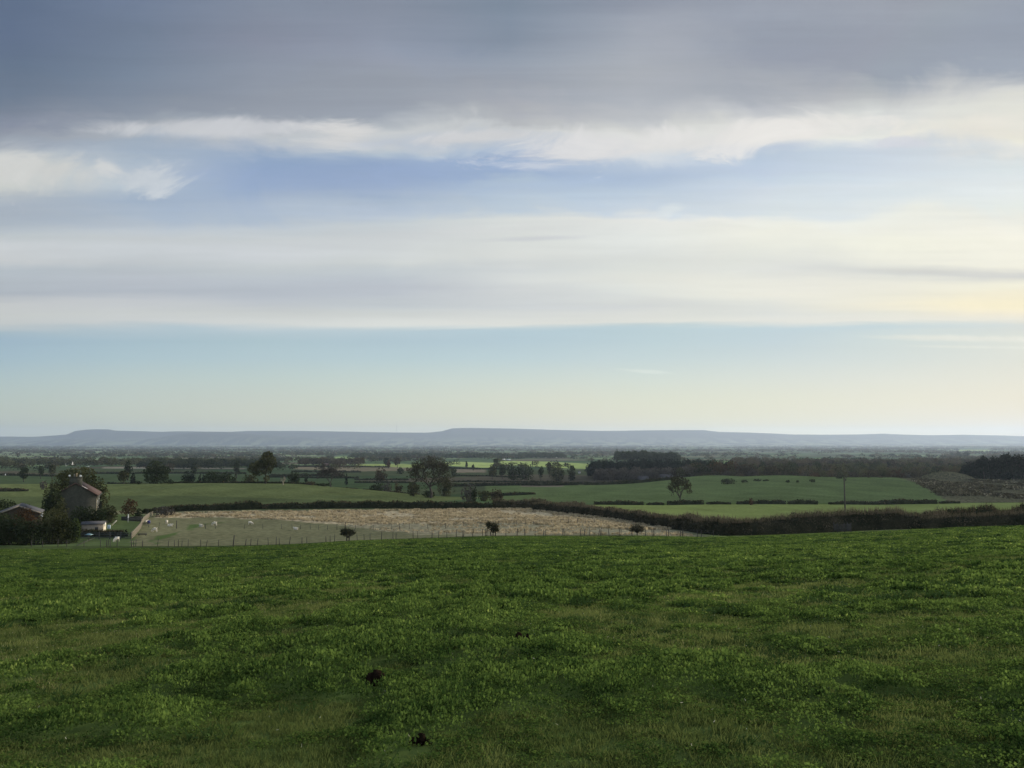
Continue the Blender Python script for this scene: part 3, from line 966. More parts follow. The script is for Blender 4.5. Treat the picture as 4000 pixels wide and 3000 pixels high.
def scatter_grass():
    rg = np.random.default_rng(5)
    zones = [  # Y0, Y1, per m2, radius, height, leaf, n leaves, z scale
        (3.4, 8.5, 120, .085, .055, .019, 28),
        (8.5, 16, 60, .12, .065, .028, 25),
        (16, 30, 22, .20, .075, .050, 26),
        (30, 60, 7.5, .36, .095, .085, 26),
        (60, 117, 2.6, .66, .12, .15, 26),
    ]
    for kind in ('clover', 'blade'):
        b = MB()
        for (Y0, Y1, den, rad, hh, leaf, nl) in zones:
            area = 0.72 * (Y1 * Y1 - Y0 * Y0) * 1.04
            N = int(area * den * (1.15 if kind == 'clover' else 1.0))
            y = np.sqrt(rg.random(N) * (Y1 * Y1 - Y0 * Y0) + Y0 * Y0)
            x = (rg.random(N) * 2 - 1) * 0.74 * y
            m = clover_mask(x, y)
            jit = rg.random(N) * 0.10 - 0.05
            keep = (m + jit > 0.465) if kind == 'clover' else (m + jit <= 0.575)
            if Y1 > 100:
                _, pyy = project(x, y, H0(x, y))
                edge = np.interp(x / y, [Uof(k, 2100) for k in _keys], [COLS[k][0][0] for k in _keys])
                keep &= y < edge + 1.5
            for hx, hy, hr in HILLS:
                keep &= ~((np.abs(x - hx) < hr) & (y - hy < hr) & (y - hy > -hr * 3.6))
            x, y, m = x[keep], y[keep], m[keep]
            z = HN(x, y)
            N = len(x)
            lush = np.clip((m - 0.5) * 6, 0, 1.25) * (1.0 if Y1 < 40 else .62 if Y1 < 70 else .35)
            for var in range(6):
                if kind == 'clover':
                    cv, cq = clump_clover(nl, rad, hh, leaf, rg, 0.9 if Y1 < 20 else .45)
                else:
                    cv, cq = clump_blades(int(nl * 1.25), rad * 1.1, hh * .85, leaf * .38, rg)
                sel = np.arange(N)[var::6]
                n = len(sel)
                if not n:
                    continue
                an = rg.random(n) * 6.283
                ca, sa = np.cos(an), np.sin(an)
                s = 0.8 + 0.5 * rg.random(n)
                if kind == 'clover':
                    sz = s * ((0.55 if Y1 < 70 else .35) + 1.1 * lush[sel])
                    dz = 0.02 + 0.035 * lush[sel]
                else:
                    sz = s * (0.7 + 0.6 * rg.random(n)) * (1.0 if Y1 < 40 else .7 if Y1 < 70 else .5)
                    dz = np.zeros(n)
                vx = (cv[None, :, 0] * ca[:, None] - cv[None, :, 1] * sa[:, None]) * s[:, None] + x[sel][:, None]
                vy = (cv[None, :, 0] * sa[:, None] + cv[None, :, 1] * ca[:, None]) * s[:, None] + y[sel][:, None]
                vz = cv[None, :, 2] * sz[:, None] + (z[sel] + dz)[:, None]
                # follow the slope within a clump
                vz += (vy - y[sel][:, None]) * -0.11
                V = np.stack([vx, vy, vz], -1).reshape(-1, 3)
                Q = (cq[None] + (np.arange(n) * len(cv))[:, None, None]).reshape(-1, 4)
                rn = np.clip(rg.random((n, 1)) * 0.45 + rg.random((n, len(cq))) * 0.5 - .06 + .35 * (fbm(x[sel] / 6., y[sel] / 6., 2, 7)[:, None] - .5), 0, 1).ravel()
                b.add(V, Q, rnd=rn)
        if kind == 'clover':
            o = b.build('clover', M['clover'], attr=True)
            tag(o, 'patches of lush green clover through the near pasture', kind='stuff')
        else:
            o = b.build('grass', M['blade'], attr=True)
            tag(o, 'short olive green grass between the clover patches', kind='stuff')


scatter_grass()


def coarse_tufts():
    rg = np.random.default_rng(15)
    b = MB()
    for (Y0, Y1, den, rad, hh, w) in [(4, 14, 2.2, .09, .085, .009), (14, 40, 1.5, .16, .12, .024), (40, 105, .45, .34, .12, .07)]:
        N = int(.72 * (Y1 * Y1 - Y0 * Y0) * den)
        y = np.sqrt(rg.random(N) * (Y1 * Y1 - Y0 * Y0) + Y0 * Y0)
        x = (rg.random(N) * 2 - 1) * 0.74 * y
        k = fbm(x / 3.1 + 30, y / 3.6 + 7, 3, 2) > .47
        edge = np.interp(x / y, [Uof(k_, 2100) for k_ in _keys], [COLS[k_][0][0] for k_ in _keys])
        k &= y < edge
        x, y = x[k], y[k]
        z = HN(x, y)
        for var in range(5):
            cv, cq = clump_blades(34, rad, hh, w, rg)
            lv, lq = clump_clover(20, rad * 1.1, hh * .75, w * 2.4, rg)
            cv = np.concatenate([cv, lv]); cq = np.concatenate([cq, lq + len(cv) - len(lv)])
            xs, ys, zs = x[var::5], y[var::5], z[var::5]
            n = len(xs)
            an = rg.random(n) * 6.283
            s = (.7 + .7 * rg.random(n))[:, None]
            vx = (cv[None, :, 0] * np.cos(an)[:, None] - cv[None, :, 1] * np.sin(an)[:, None]) * s * 1.5 + xs[:, None]
            vy = (cv[None, :, 0] * np.sin(an)[:, None] + cv[None, :, 1] * np.cos(an)[:, None]) * s + ys[:, None]
            vz = cv[None, :, 2] * s + zs[:, None] + .01
            b.add(np.stack([vx, vy, vz], -1).reshape(-1, 3), (cq[None] + (np.arange(n) * len(cv))[:, None, None]).reshape(-1, 4),
                  rnd=np.clip(rg.random((n, 1)) * .6 + rg.random((n, len(cq))) * .4, 0, 1).ravel())
    tag(b.build('coarse_grass', M['coarse'], attr=True), 'darker coarse tussocks dotted through the near pasture', kind='stuff')


coarse_tufts()


def flecks():
    # pale dead stalks and a few clover flowers
    rg = np.random.default_rng(19)
    N = 1500
    y = np.sqrt(rg.random(N) * (30 ** 2 - 5 ** 2) + 25)
    x = (rg.random(N) * 2 - 1) * .72 * y
    z = HN(x, y)
    P = np.stack([x, y, z + .05 + .05 * rg.random(N)], 1)
    d = rg.normal(size=(N, 3)) * [.8, .8, .5]
    d[:, 2] = np.abs(d[:, 2]) + .15
    d /= np.linalg.norm(d, axis=1, keepdims=True)
    ln = (.010 + .016 * rg.random(N))[:, None]
    s = np.cross(d, rg.normal(size=(N, 3)))
    s /= np.linalg.norm(s, axis=1, keepdims=True)
    s *= (.0018 + .0016 * rg.random(N))[:, None]
    v = np.stack([P - s, P + s, P + s * .6 + d * ln, P - s * .6 + d * ln], 1).reshape(-1, 3)
    b = MB().add(v, np.arange(4 * N).reshape(N, 4), rnd=rg.random(N))
    tag(b.build('dry_stalks', M['straw'], attr=True), 'tiny pale dry stalks sprinkled over the near grass', kind='stuff')


M['straw'] = foliage('pale_stalk', (.30, .30, .20), (.62, .60, .48), None, .3, 2.0)
flecks()


def molehill(px, py, wpx, hpx, lumps, label):
    p = hit(px, py)
    w = wpx / FPX * p.y
    h = hpx / FPX * p.y
    b = MB()
    for (dx, dy, s, hs) in lumps:
        b.ball((dx * w, dy * w, h * hs * 0.30), (w * s, w * s * 1.1, h * hs * 0.72), 12, 8, 0.28)
    rg = np.random.default_rng(int(px))
    P = np.stack([(rg.random(160) - .5) * w * 1.15, (rg.random(160) - .5) * w * .9, rg.random(160) * h * .3], 1)
    v, q = cards(P, w * .10, rg=rg)
    b.add(v, q)
    o = b.build('molehill', M['soil'])
    o.location = p + Vector((0, 0, .025))
    o.scale = (1.15, 1.15, 1.1)
    tag(o, label, 'molehill', 'dark molehills in the near grass')


molehill(1468, 2678, 78, 40, [(-.22, 0, .24, .85), (.02, 0, .27, 1.1), (.3, .02, .17, .75)], 'largest black molehill, a twin-peaked heap left of centre in the near clover')
molehill(2041, 2515, 48, 34, [(-.25, 0, .27, 1.0), (.1, 0, .16, .6), (.36, 0, .14, .85)], 'small far black molehill on short grass near the middle of the field')
molehill(1645, 2912, 66, 26, [(.0, 0, .24, 1.1), (-.38, .05, .20, .5), (.3, 0, .12, .6)], 'nearest black molehill, half hidden by clover leaves at the bottom')


# ------------------------------------------------------------------ trees and shrubs
def blob_points(blobs, n, rg, shell=0.55):
    """points through a set of ellipsoids, denser near their skins"""
    B = np.array(blobs, float)
    wgt = B[:, 3] * B[:, 4] + B[:, 3] * B[:, 5]
    k = rg.choice(len(B), n, p=wgt / wgt.sum())
    d = rg.normal(size=(n, 3))
    d /= np.linalg.norm(d, axis=1, keepdims=True)
    r = np.where(rg.random(n) < shell, 0.86 + 0.2 * rg.random(n), rg.random(n) ** 0.5)[:, None]
    return B[k, :3] + d * r * B[k, 3:6]


def crown_blobs(style, w, h, rg, z0=None):
    """w,h: overall width and height; returns list of cx,cy,cz,rx,ry,rz"""
    out = []
    if style == 'bush':
        z0 = 0.0
        for i in range(7):
            a = rg.random() * 6.28
            rr = w * .5 * rg.random() ** .6 * .62
            s = w * (.16 + .14 * rg.random())
            hz = h * (.30 + .20 * rg.random())
            cz = min(h - hz, h * (.28 + .35 * rg.random() * (1 - rr / w)))
            out.append((math.cos(a) * rr, math.sin(a) * rr * .8, cz, s, s, hz))
        out.append((0, 0, h * .45, w * .40, w * .34, h * .5))
    elif style == 'round':
        z0 = h * .18 if z0 is None else h * z0
        ch = h - z0
        for i in range(11):
            a = rg.random() * 6.28
            zz = rg.random()
            rr = w * .5 * math.sin(math.pi * (0.2 + .72 * zz)) * .66 * rg.random() ** .35
            s = w * (.13 + .11 * rg.random())
            out.append((math.cos(a) * rr, math.sin(a) * rr, z0 + ch * (.14 + .70 * zz), s, s, ch * (.12 + .08 * rg.random())))
        out.append((0, 0, z0 + ch * .5, w * .36, w * .36, ch * .47))
    elif style == 'conifer':
        for i in range(9):
            t = i / 8
            r = w * .5 * (1 - t) ** .8 + w * .05
            out.append((rg.normal() * w * .04, rg.normal() * w * .04, h * (.12 + .82 * t), r, r, h * .085))
    return out


def limb_mesh(b, w, h, rg, r0, z0f=.45, twist=.25, n=5, lean=0.0):
    """trunk and a few tapering limbs reaching into the crown"""
    top = Vector((lean * h, 0, h * .82))
    pts = [Vector((0, 0, -.4)), Vector((w * .01, 0, h * .12)), Vector((lean * h * .4 - w * .01, w * .01, h * .4)), top]
    b.tube(pts, [r0 * 1.25, r0, r0 * .7, r0 * .12], 6)
    for i in range(n):
        a = 6.28 * i / n + rg.random()
        zs = h * (z0f * .55 + z0f * .6 * rg.random())
        e = Vector((math.cos(a) * w * .36, math.sin(a) * w * .36, min(h * .9, zs + h * (.2 + .25 * rg.random()))))
        s = Vector((lean * zs, 0, zs))
        m = s.lerp(e, .5) + Vector((0, 0, h * .03))
        b.tube([s, m, e], [r0 * .55, r0 * .34, r0 * .08], 5)


def place(px, Y, pyt, pyb=None):
    """base point on the ground (or sunk to the row pyb) and the height up to the row pyt"""
    p = at(px, Y, pyb or 2000)
    h = Vof(pyt) * Y - p.z
    return p, h


TREES = 'trees scattered over the farmland'
tree_seed = [100]


def tree(name, label, px, Y, pyt, wpx, style='round', mat='dark', group=TREES, cat='tree', cover=5.0, size=None,
         z0=None, lean=0.0, blobs=None, limbs=5, depth=None, pyb=None):
    tree_seed[0] += 1
    rg = np.random.default_rng(tree_seed[0])
    p, h = place(px, Y, pyt, pyb)
    h = max(h, 1.0)
    w = wpx / FPX * Y
    size = size or max(.16, Y * .0021)
    bl = [(bx * w, by * w, bz * h, rx * w, ry * w, rz * h) for bx, by, bz, rx, ry, rz in blobs] if blobs else crown_blobs(style, w, h, rg, z0)
    n = int(max(60, min(9000, cover * w * h / (size * size))))
    P = blob_points(bl, n, rg)
    P[:, 2] = np.maximum(P[:, 2], 0.02)
    v, q = cards(P, size, up=0.15, rg=rg)
    # clumps of tone: leaves of one spray share their shade
    tone = 0.5 + 0.9 * (vnoise(P[:, 0] / (w * .12) + 50, P[:, 2] / (w * .12) + 50, 1) - .5) + .35 * (rg.random(n) - .5)
    root = empty(name, p, label, cat, group)
    b = MB().add(v, q, rnd=np.clip(tone, 0, 1))
    if style == 'bush':
        b.build('foliage', M[mat], root, attr=True)
        s = MB()
        for i in range(4):
            a = i * 1.6 + rg.random()
            s.tube([(math.cos(a) * w * .06, math.sin(a) * w * .06, -.2), (math.cos(a) * w * .2, math.sin(a) * w * .2, h * .55)], [w * .022, w * .008], 5)
        s.build('stem', M['bark'], root)
    else:
        b.build('crown', M[mat], root, attr=True)
        s = MB()
        limb_mesh(s, w * .9, h, rg, max(.10, h * .024), lean=lean, n=limbs)
        s.build('trunk', M['bark'], root)
    return root


def branching(w, h, rg, r0, fork=.28, levels=5, spread=.62, first=4, aspect=1.0):
    """branches of a bare or thinly leaved tree: list of (points, radii) and the twig end points"""
    segs, ends = [], []

    def grow(p, d, ln, r, lv):
        q = p + d * ln * .5 + Vector((rg.normal(), rg.normal(), rg.normal())) * ln * .07
        e = q + (d + Vector((rg.normal() * .22, rg.normal() * .22, .08 + rg.normal() * .12))).normalized() * ln * .5
        segs.append(([p, q, e], [r, r * .82, r * .62]))
        if lv >= 2:
            ends.append((e, lv))
            ends.append((q, lv))
        if lv >= levels:
            return
        k = first if lv == 0 else (3 if rg.random() < .55 else 2)
        a0 = rg.random() * 6.28
        for i in range(k):
            a = a0 + 6.283 * i / k + rg.normal() * .35
            sp = spread * (.75 + .6 * rg.random()) * (1.15 if lv == 0 else 1.0)
            ax = d.cross(Vector((.3, .1, .9))).normalized() if abs(d.z) < .99 else Vector((1, 0, 0))
            ay = d.cross(ax)
            nd = (d * math.cos(sp) + (ax * math.cos(a) + ay * math.sin(a)) * math.sin(sp))
            nd = (nd + Vector((0, 0, .10))).normalized()
            grow(e, nd, ln * (.70 + .18 * rg.random()), r * .62, lv + 1)

    grow(Vector((0, 0, -.3)), Vector((rg.normal() * .03, rg.normal() * .03, 1)).normalized(), h * fork, r0, 0)
    allp = np.array([tuple(q) for s, _ in segs for q in s])
    # fit the spread to the width and height seen in the photograph
    wx = max(abs(np.percentile(allp[:, 0], 1)), abs(np.percentile(allp[:, 0], 99))) * 2
    sx, sz = w / wx, h / max(allp[:, 2].max(), .1)
    f = lambda q: Vector((q.x * sx, q.y * sx, q.z * sz if q.z > 0 else q.z))
    return [([f(q) for q in s], r) for s, r in segs], [(f(e), lv) for e, lv in ends]


def bare_tree(name, label, px, Y, pyt, wpx, mat='oak', leaf=3.0, levels=5, r0=None, seed=1, group=TREES, size=None, fork=.28, spread=.62, bark='bark', twig=1.0, pyb=None, fill=None, fcover=1.5):
    rg = np.random.default_rng(seed)
    p, h = place(px, Y, pyt, pyb)
    w = wpx / FPX * Y
    segs, ends = branching(w * .92, h * .96, rg, r0 or h * .032, fork=fork, levels=levels, spread=spread)
    root = empty(name, p, label, 'tree', group)
    s = MB()
    minr = Y * .00016
    for pts, rad in segs:
        s.tube(pts, [max(v, minr) for v in rad], 5, cap=False)
    s.build('trunk', M[bark], root)
    size = size or Y * .0017
    E = np.array([tuple(e) for e, lv in ends if lv >= 3])
    n = int(len(E) * leaf)
    k = rg.integers(0, len(E), n)
    P = E[k] + rg.normal(size=(n, 3)) * w * .035
    v, q = cards(P, size, rg=rg)
    c = MB().add(v, q, rnd=rg.random(n))
    if fill:
        bl = [(a * w, b_ * w, c_ * h, d_ * w, e_ * w, f_ * h) for a, b_, c_, d_, e_, f_ in fill]
        nf = int(fcover * w * h / (size * size))
        Pf = blob_points(bl, nf, rg, .5)
        v, q = cards(Pf, size, rg=rg)
        c.add(v, q, rnd=rg.random(nf) * .8)
    # fine twigs as thin slivers
    m = int(len(E) * 5 * twig)
    k = rg.integers(0, len(E), m)
    d = rg.normal(size=(m, 3)) + E[k] / max(h, 1) * [1.5, 1.5, .4]
    d /= np.linalg.norm(d, axis=1, keepdims=True)
    tip = E[k] + d * w * .06
    sd_ = np.cross(d, rg.normal(size=(m, 3)))
    sd_ /= np.linalg.norm(sd_, axis=1, keepdims=True)
    sd_ *= Y * .00018
    vv = np.stack([E[k] - sd_, E[k] + sd_, tip], 1).reshape(-1, 3)
    c.add(vv, t=np.arange(3 * m).reshape(m, 3), rnd=.25)
    c.build('crown', M[mat], root, attr=True)
    return root


# the big individual trees
bare_tree('oak_tree', 'big spreading oak with open limbs and thin autumn leaves, standing beyond the long hedge', 1682, 330, 1773, 188, 'oak', 1.5, 5, seed=12, fork=.055, spread=.78, fcover=1.1, r0=.66, fill=[(.08, 0, .82, .20, .2, .13), (-.16, 0, .74, .20, .2, .12), (.28, 0, .62, .18, .2, .12), (.40, 0, .45, .11, .15, .10), (-.38, 0, .66, .12, .15, .09), (-.30, 0, .42, .13, .15, .10), (.20, 0, .36, .20, .2, .09), (.05, 0, .60, .28, .2, .14), (-.12, 0, .28, .12, .1, .08), (.36, 0, .30, .13, .15, .08), (-.34, 0, .26, .11, .1, .07), (.0, 0, .46, .38, .2, .12)])
bare_tree('oak_tree', 'thinly leaved oak with twisting trunk rising from the hedge by the dark green slope', 2658, 324, 1857, 92, 'oak', 2.6, 4, seed=5, fork=.08, spread=.68, fcover=1.7, fill=[(-.05, 0, .84, .32, .3, .13), (-.30, 0, .70, .18, .2, .14), (.28, 0, .66, .20, .2, .17), (.38, 0, .46, .12, .15, .10), (-.38, 0, .52, .10, .15, .09)])
bare_tree('ash_tree', 'grey wispy bare ash at the brow of the middle field', 1293, 372, 1826, 110, 'grey', .8, 5, seed=8, spread=.5, twig=1.2)
bare_tree('thorn_tree', 'pale bleached dead tree stump at the brow, right of the tall twin-crowned tree', 1103, 368, 1861, 26, 'grey', .3, 3, seed=3, bark='paleWood', r0=.42, twig=.3)
tree('ash_tree', 'tallest twin-crowned full tree on the brow of the middle field', 1034, 380, 1762, 118, 'round', 'olive', blobs=[
    (.06, 0, .79, .20, .22, .20), (.14, .02, .60, .21, .22, .17), (-.06, 0, .67, .17, .2, .16), (.05, 0, .90, .14, .13, .09), (.22, 0, .70, .12, .14, .13),
    (-.34, 0, .53, .20, .2, .13), (-.46, .03, .42, .15, .18, .10), (-.24, 0, .57, .2, .2, .13), (.02, 0, .38, .17, .15, .10), (-.28, 0, .33, .20, .16, .10),
    (.03, 0, .16, .10, .1, .10)], cover=6.5, lean=0.0, limbs=8)
tree('oak_tree', 'dark dense rounded tree on the left end of the field brow', 608, 382, 1797, 112, 'round', 'dark', blobs=[
    (-.05, 0, .70, .27, .26, .28), (.22, 0, .52, .24, .24, .22), (-.26, 0, .48, .22, .24, .26), (0, 0, .40, .40, .3, .32), (.02, 0, .16, .44, .3, .16)], cover=6)
tree('sycamore_tree', 'large brown-green garden sycamore spreading behind the stone cottage', 298, 192, 1822, 242, 'round', 'olive', blobs=[
    (0, 0, .76, .26, .24, .22), (-.22, 0, .60, .22, .22, .24), (.22, 0, .60, .22, .22, .22), (-.34, 0, .42, .18, .2, .22), (.36, 0, .40, .14, .2, .22),
    (0, 0, .50, .42, .3, .3), (.10, .05, .85, .16, .16, .12), (-.12, -.05, .82, .16, .16, .12), (.30, 0, .22, .18, .2, .2), (-.2, 0, .25, .28, .2, .2)],
     cover=6, group='trees around the cottage')

G = 'trees around the cottage'
S = 'shrubs in the cottage garden'
tree('shrub', 'big black-green evergreen shrub filling the bottom left corner by the fence', 25, 124, 1998, 190, 'bush', 'dark', group=S, cat='shrub', cover=7)
tree('shrub', 'wide dark evergreen shrub overhanging the fence below the low gabled house', 140, 124, 2026, 150, 'bush', 'dark', group=S, cat='shrub', cover=7)
tree('shrub', 'tall olive-topped shrub between the two houses', 205, 126, 1984, 150, 'bush', 'olive', group=S, cat='shrub', cover=7)
tree('shrub', 'dark shrub at the right end of the thicket, next to the rail fence', 268, 127, 2024, 96, 'bush', 'dark', group=S, cat='shrub', cover=7)
tree('shrub', 'small yellow-green bush catching light left of the garden hut', 297, 129, 2018, 42, 'bush', 'yellowgreen', group=S, cat='shrub', cover=6)
tree('rowan_tree', 'rusty orange-brown tree in front of the low gabled house', 95, 128, 1979, 112, 'bush', 'rust', group=G, cover=5)
tree('yew_tree', 'dark green tree pressed against the left side of the cottage gable', 212, 163, 1908, 92, 'round', 'dark', group=G, cover=7, z0=0.02)
tree('shrub', 'brownish climbing shrub on the cottage gable wall', 236, 161, 1935, 60, 'bush', 'olive', group=S, cat='shrub', cover=3)
tree('shrub', 'dark rounded shrubs below the cottage gable, left of the hut roof', 318, 155, 1976, 92, 'bush', 'dark', group=S, cat='shrub', cover=7)
tree('shrub', 'broad dark green shrub right of the cottage wall, above the hut', 375, 156, 1980, 96, 'bush', 'dark', group=S, cat='shrub', cover=7)
tree('cypress_tree', 'narrow dark cypress at the right corner of the cottage', 391, 172, 1941, 26, 'conifer', 'conifer', group=G, cover=7)
tree('shrub', 'olive brown shrub right of the cypress', 428, 170, 1965, 70, 'bush', 'olive', group=S, cat='shrub', cover=5)
tree('cherry_tree', 'small reddish brown tree at the end of the cottage garden', 503, 190, 1946, 74, 'round', 'rust', group=G, cover=3.2, z0=.1)
tree('shrub', 'dark low bush under the reddish brown tree', 540, 196, 1985, 46, 'bush', 'dark', group=S, cat='shrub', cover=6)
tree('shrub', 'pale grey-brown twiggy bush at the left end of the long hedge', 638, 214, 1974, 84, 'bush', 'grey', group=S, cat='shrub', cover=4)
tree('shrub', 'dark evergreen at the left picture edge above the low house', 18, 150, 1944, 110, 'bush', 'dark', group=S, cat='shrub', cover=6)
tree('shrub', 'dull brown shrub behind the low house ridge', 105, 152, 1962, 90, 'bush', 'olive', group=S, cat='shrub', cover=4)
tree('shrub', 'low dark thicket between the low house and the cottage', 165, 150, 1974, 80, 'bush', 'dark', group=S, cat='shrub', cover=6)

# the three hawthorns along the near fence
H = 'small hawthorns along the near fence'


def hawthorn(label, px, py, pyt, wpx, mat, seed, multi):
    rg = np.random.default_rng(seed)
    Y = 119.6
    p = at(px, Y, py)
    h = Vof(pyt) * Y - p.z
    w = wpx / FPX * Y
    root = empty('hawthorn', p, label, 'tree', H)
    b = MB()
    for i in range(multi):
        o = (i - (multi - 1) / 2) * w * .12
        b.tube([(o, 0, -.15), (o * 1.3, .02, h * .2), (o * 1.2 + .05, 0, h * .45)], [.10, .08, .05], 6)
    for i in range(16):
        a = rg.random() * 6.28
        rr = w * .42 * (.5 + .5 * rg.random())
        b.tube([(0, 0, h * .22), (math.cos(a) * rr * .5, math.sin(a) * rr * .5, h * .45), (math.cos(a) * rr, math.sin(a) * rr, h * (.45 + .45 * rg.random()))], [.045, .03, .012], 4)
    b.build('trunk', M['bark'], root)
    bl = [(0, 0, h * .60, w * .34, w * .32, h * .30)]
    for i in range(9):
        a = rg.random() * 6.28
        bl.append((math.cos(a) * w * .29, math.sin(a) * w * .25, h * (.40 + .44 * rg.random()), w * (.12 + .1 * rg.random()), w * .16, h * (.11 + .08 * rg.random())))
    n = 1250
    P = blob_points(bl, n, rg, .35)
    v, q = cards(P, .15, rg=rg)
    c = MB().add(v, q, rnd=rg.random(n))
    m = 500
    Pt = blob_points(bl, m, rg, .9)
    d = Pt - np.array([0, 0, h * .4])
    d /= np.linalg.norm(d, axis=1, keepdims=True)
    sd_ = np.cross(d, rg.normal(size=(m, 3)))
    sd_ /= np.linalg.norm(sd_, axis=1, keepdims=True)
    c.add(np.stack([Pt - sd_ * .014, Pt + sd_ * .014, Pt + d * (.3 + .35 * rg.random((m, 1)))], 1).reshape(-1, 3), t=np.arange(3 * m).reshape(m, 3), rnd=.3)
    c.build('crown', M[mat], root, attr=True)


hawthorn('leftmost of the three hawthorns on the near fence line, loose and round', 1359, 2112, 2060, 66, 'hedge', 31, 2)
hawthorn('middle hawthorn of the three on the near fence line, on split stems', 1926, 2093, 2037, 60, 'hedge', 32, 3)
hawthorn('right-hand hawthorn on the near fence line, mushroom shaped with one short trunk', 2489, 2094, 2046, 66, 'hedge_brown', 33, 1)

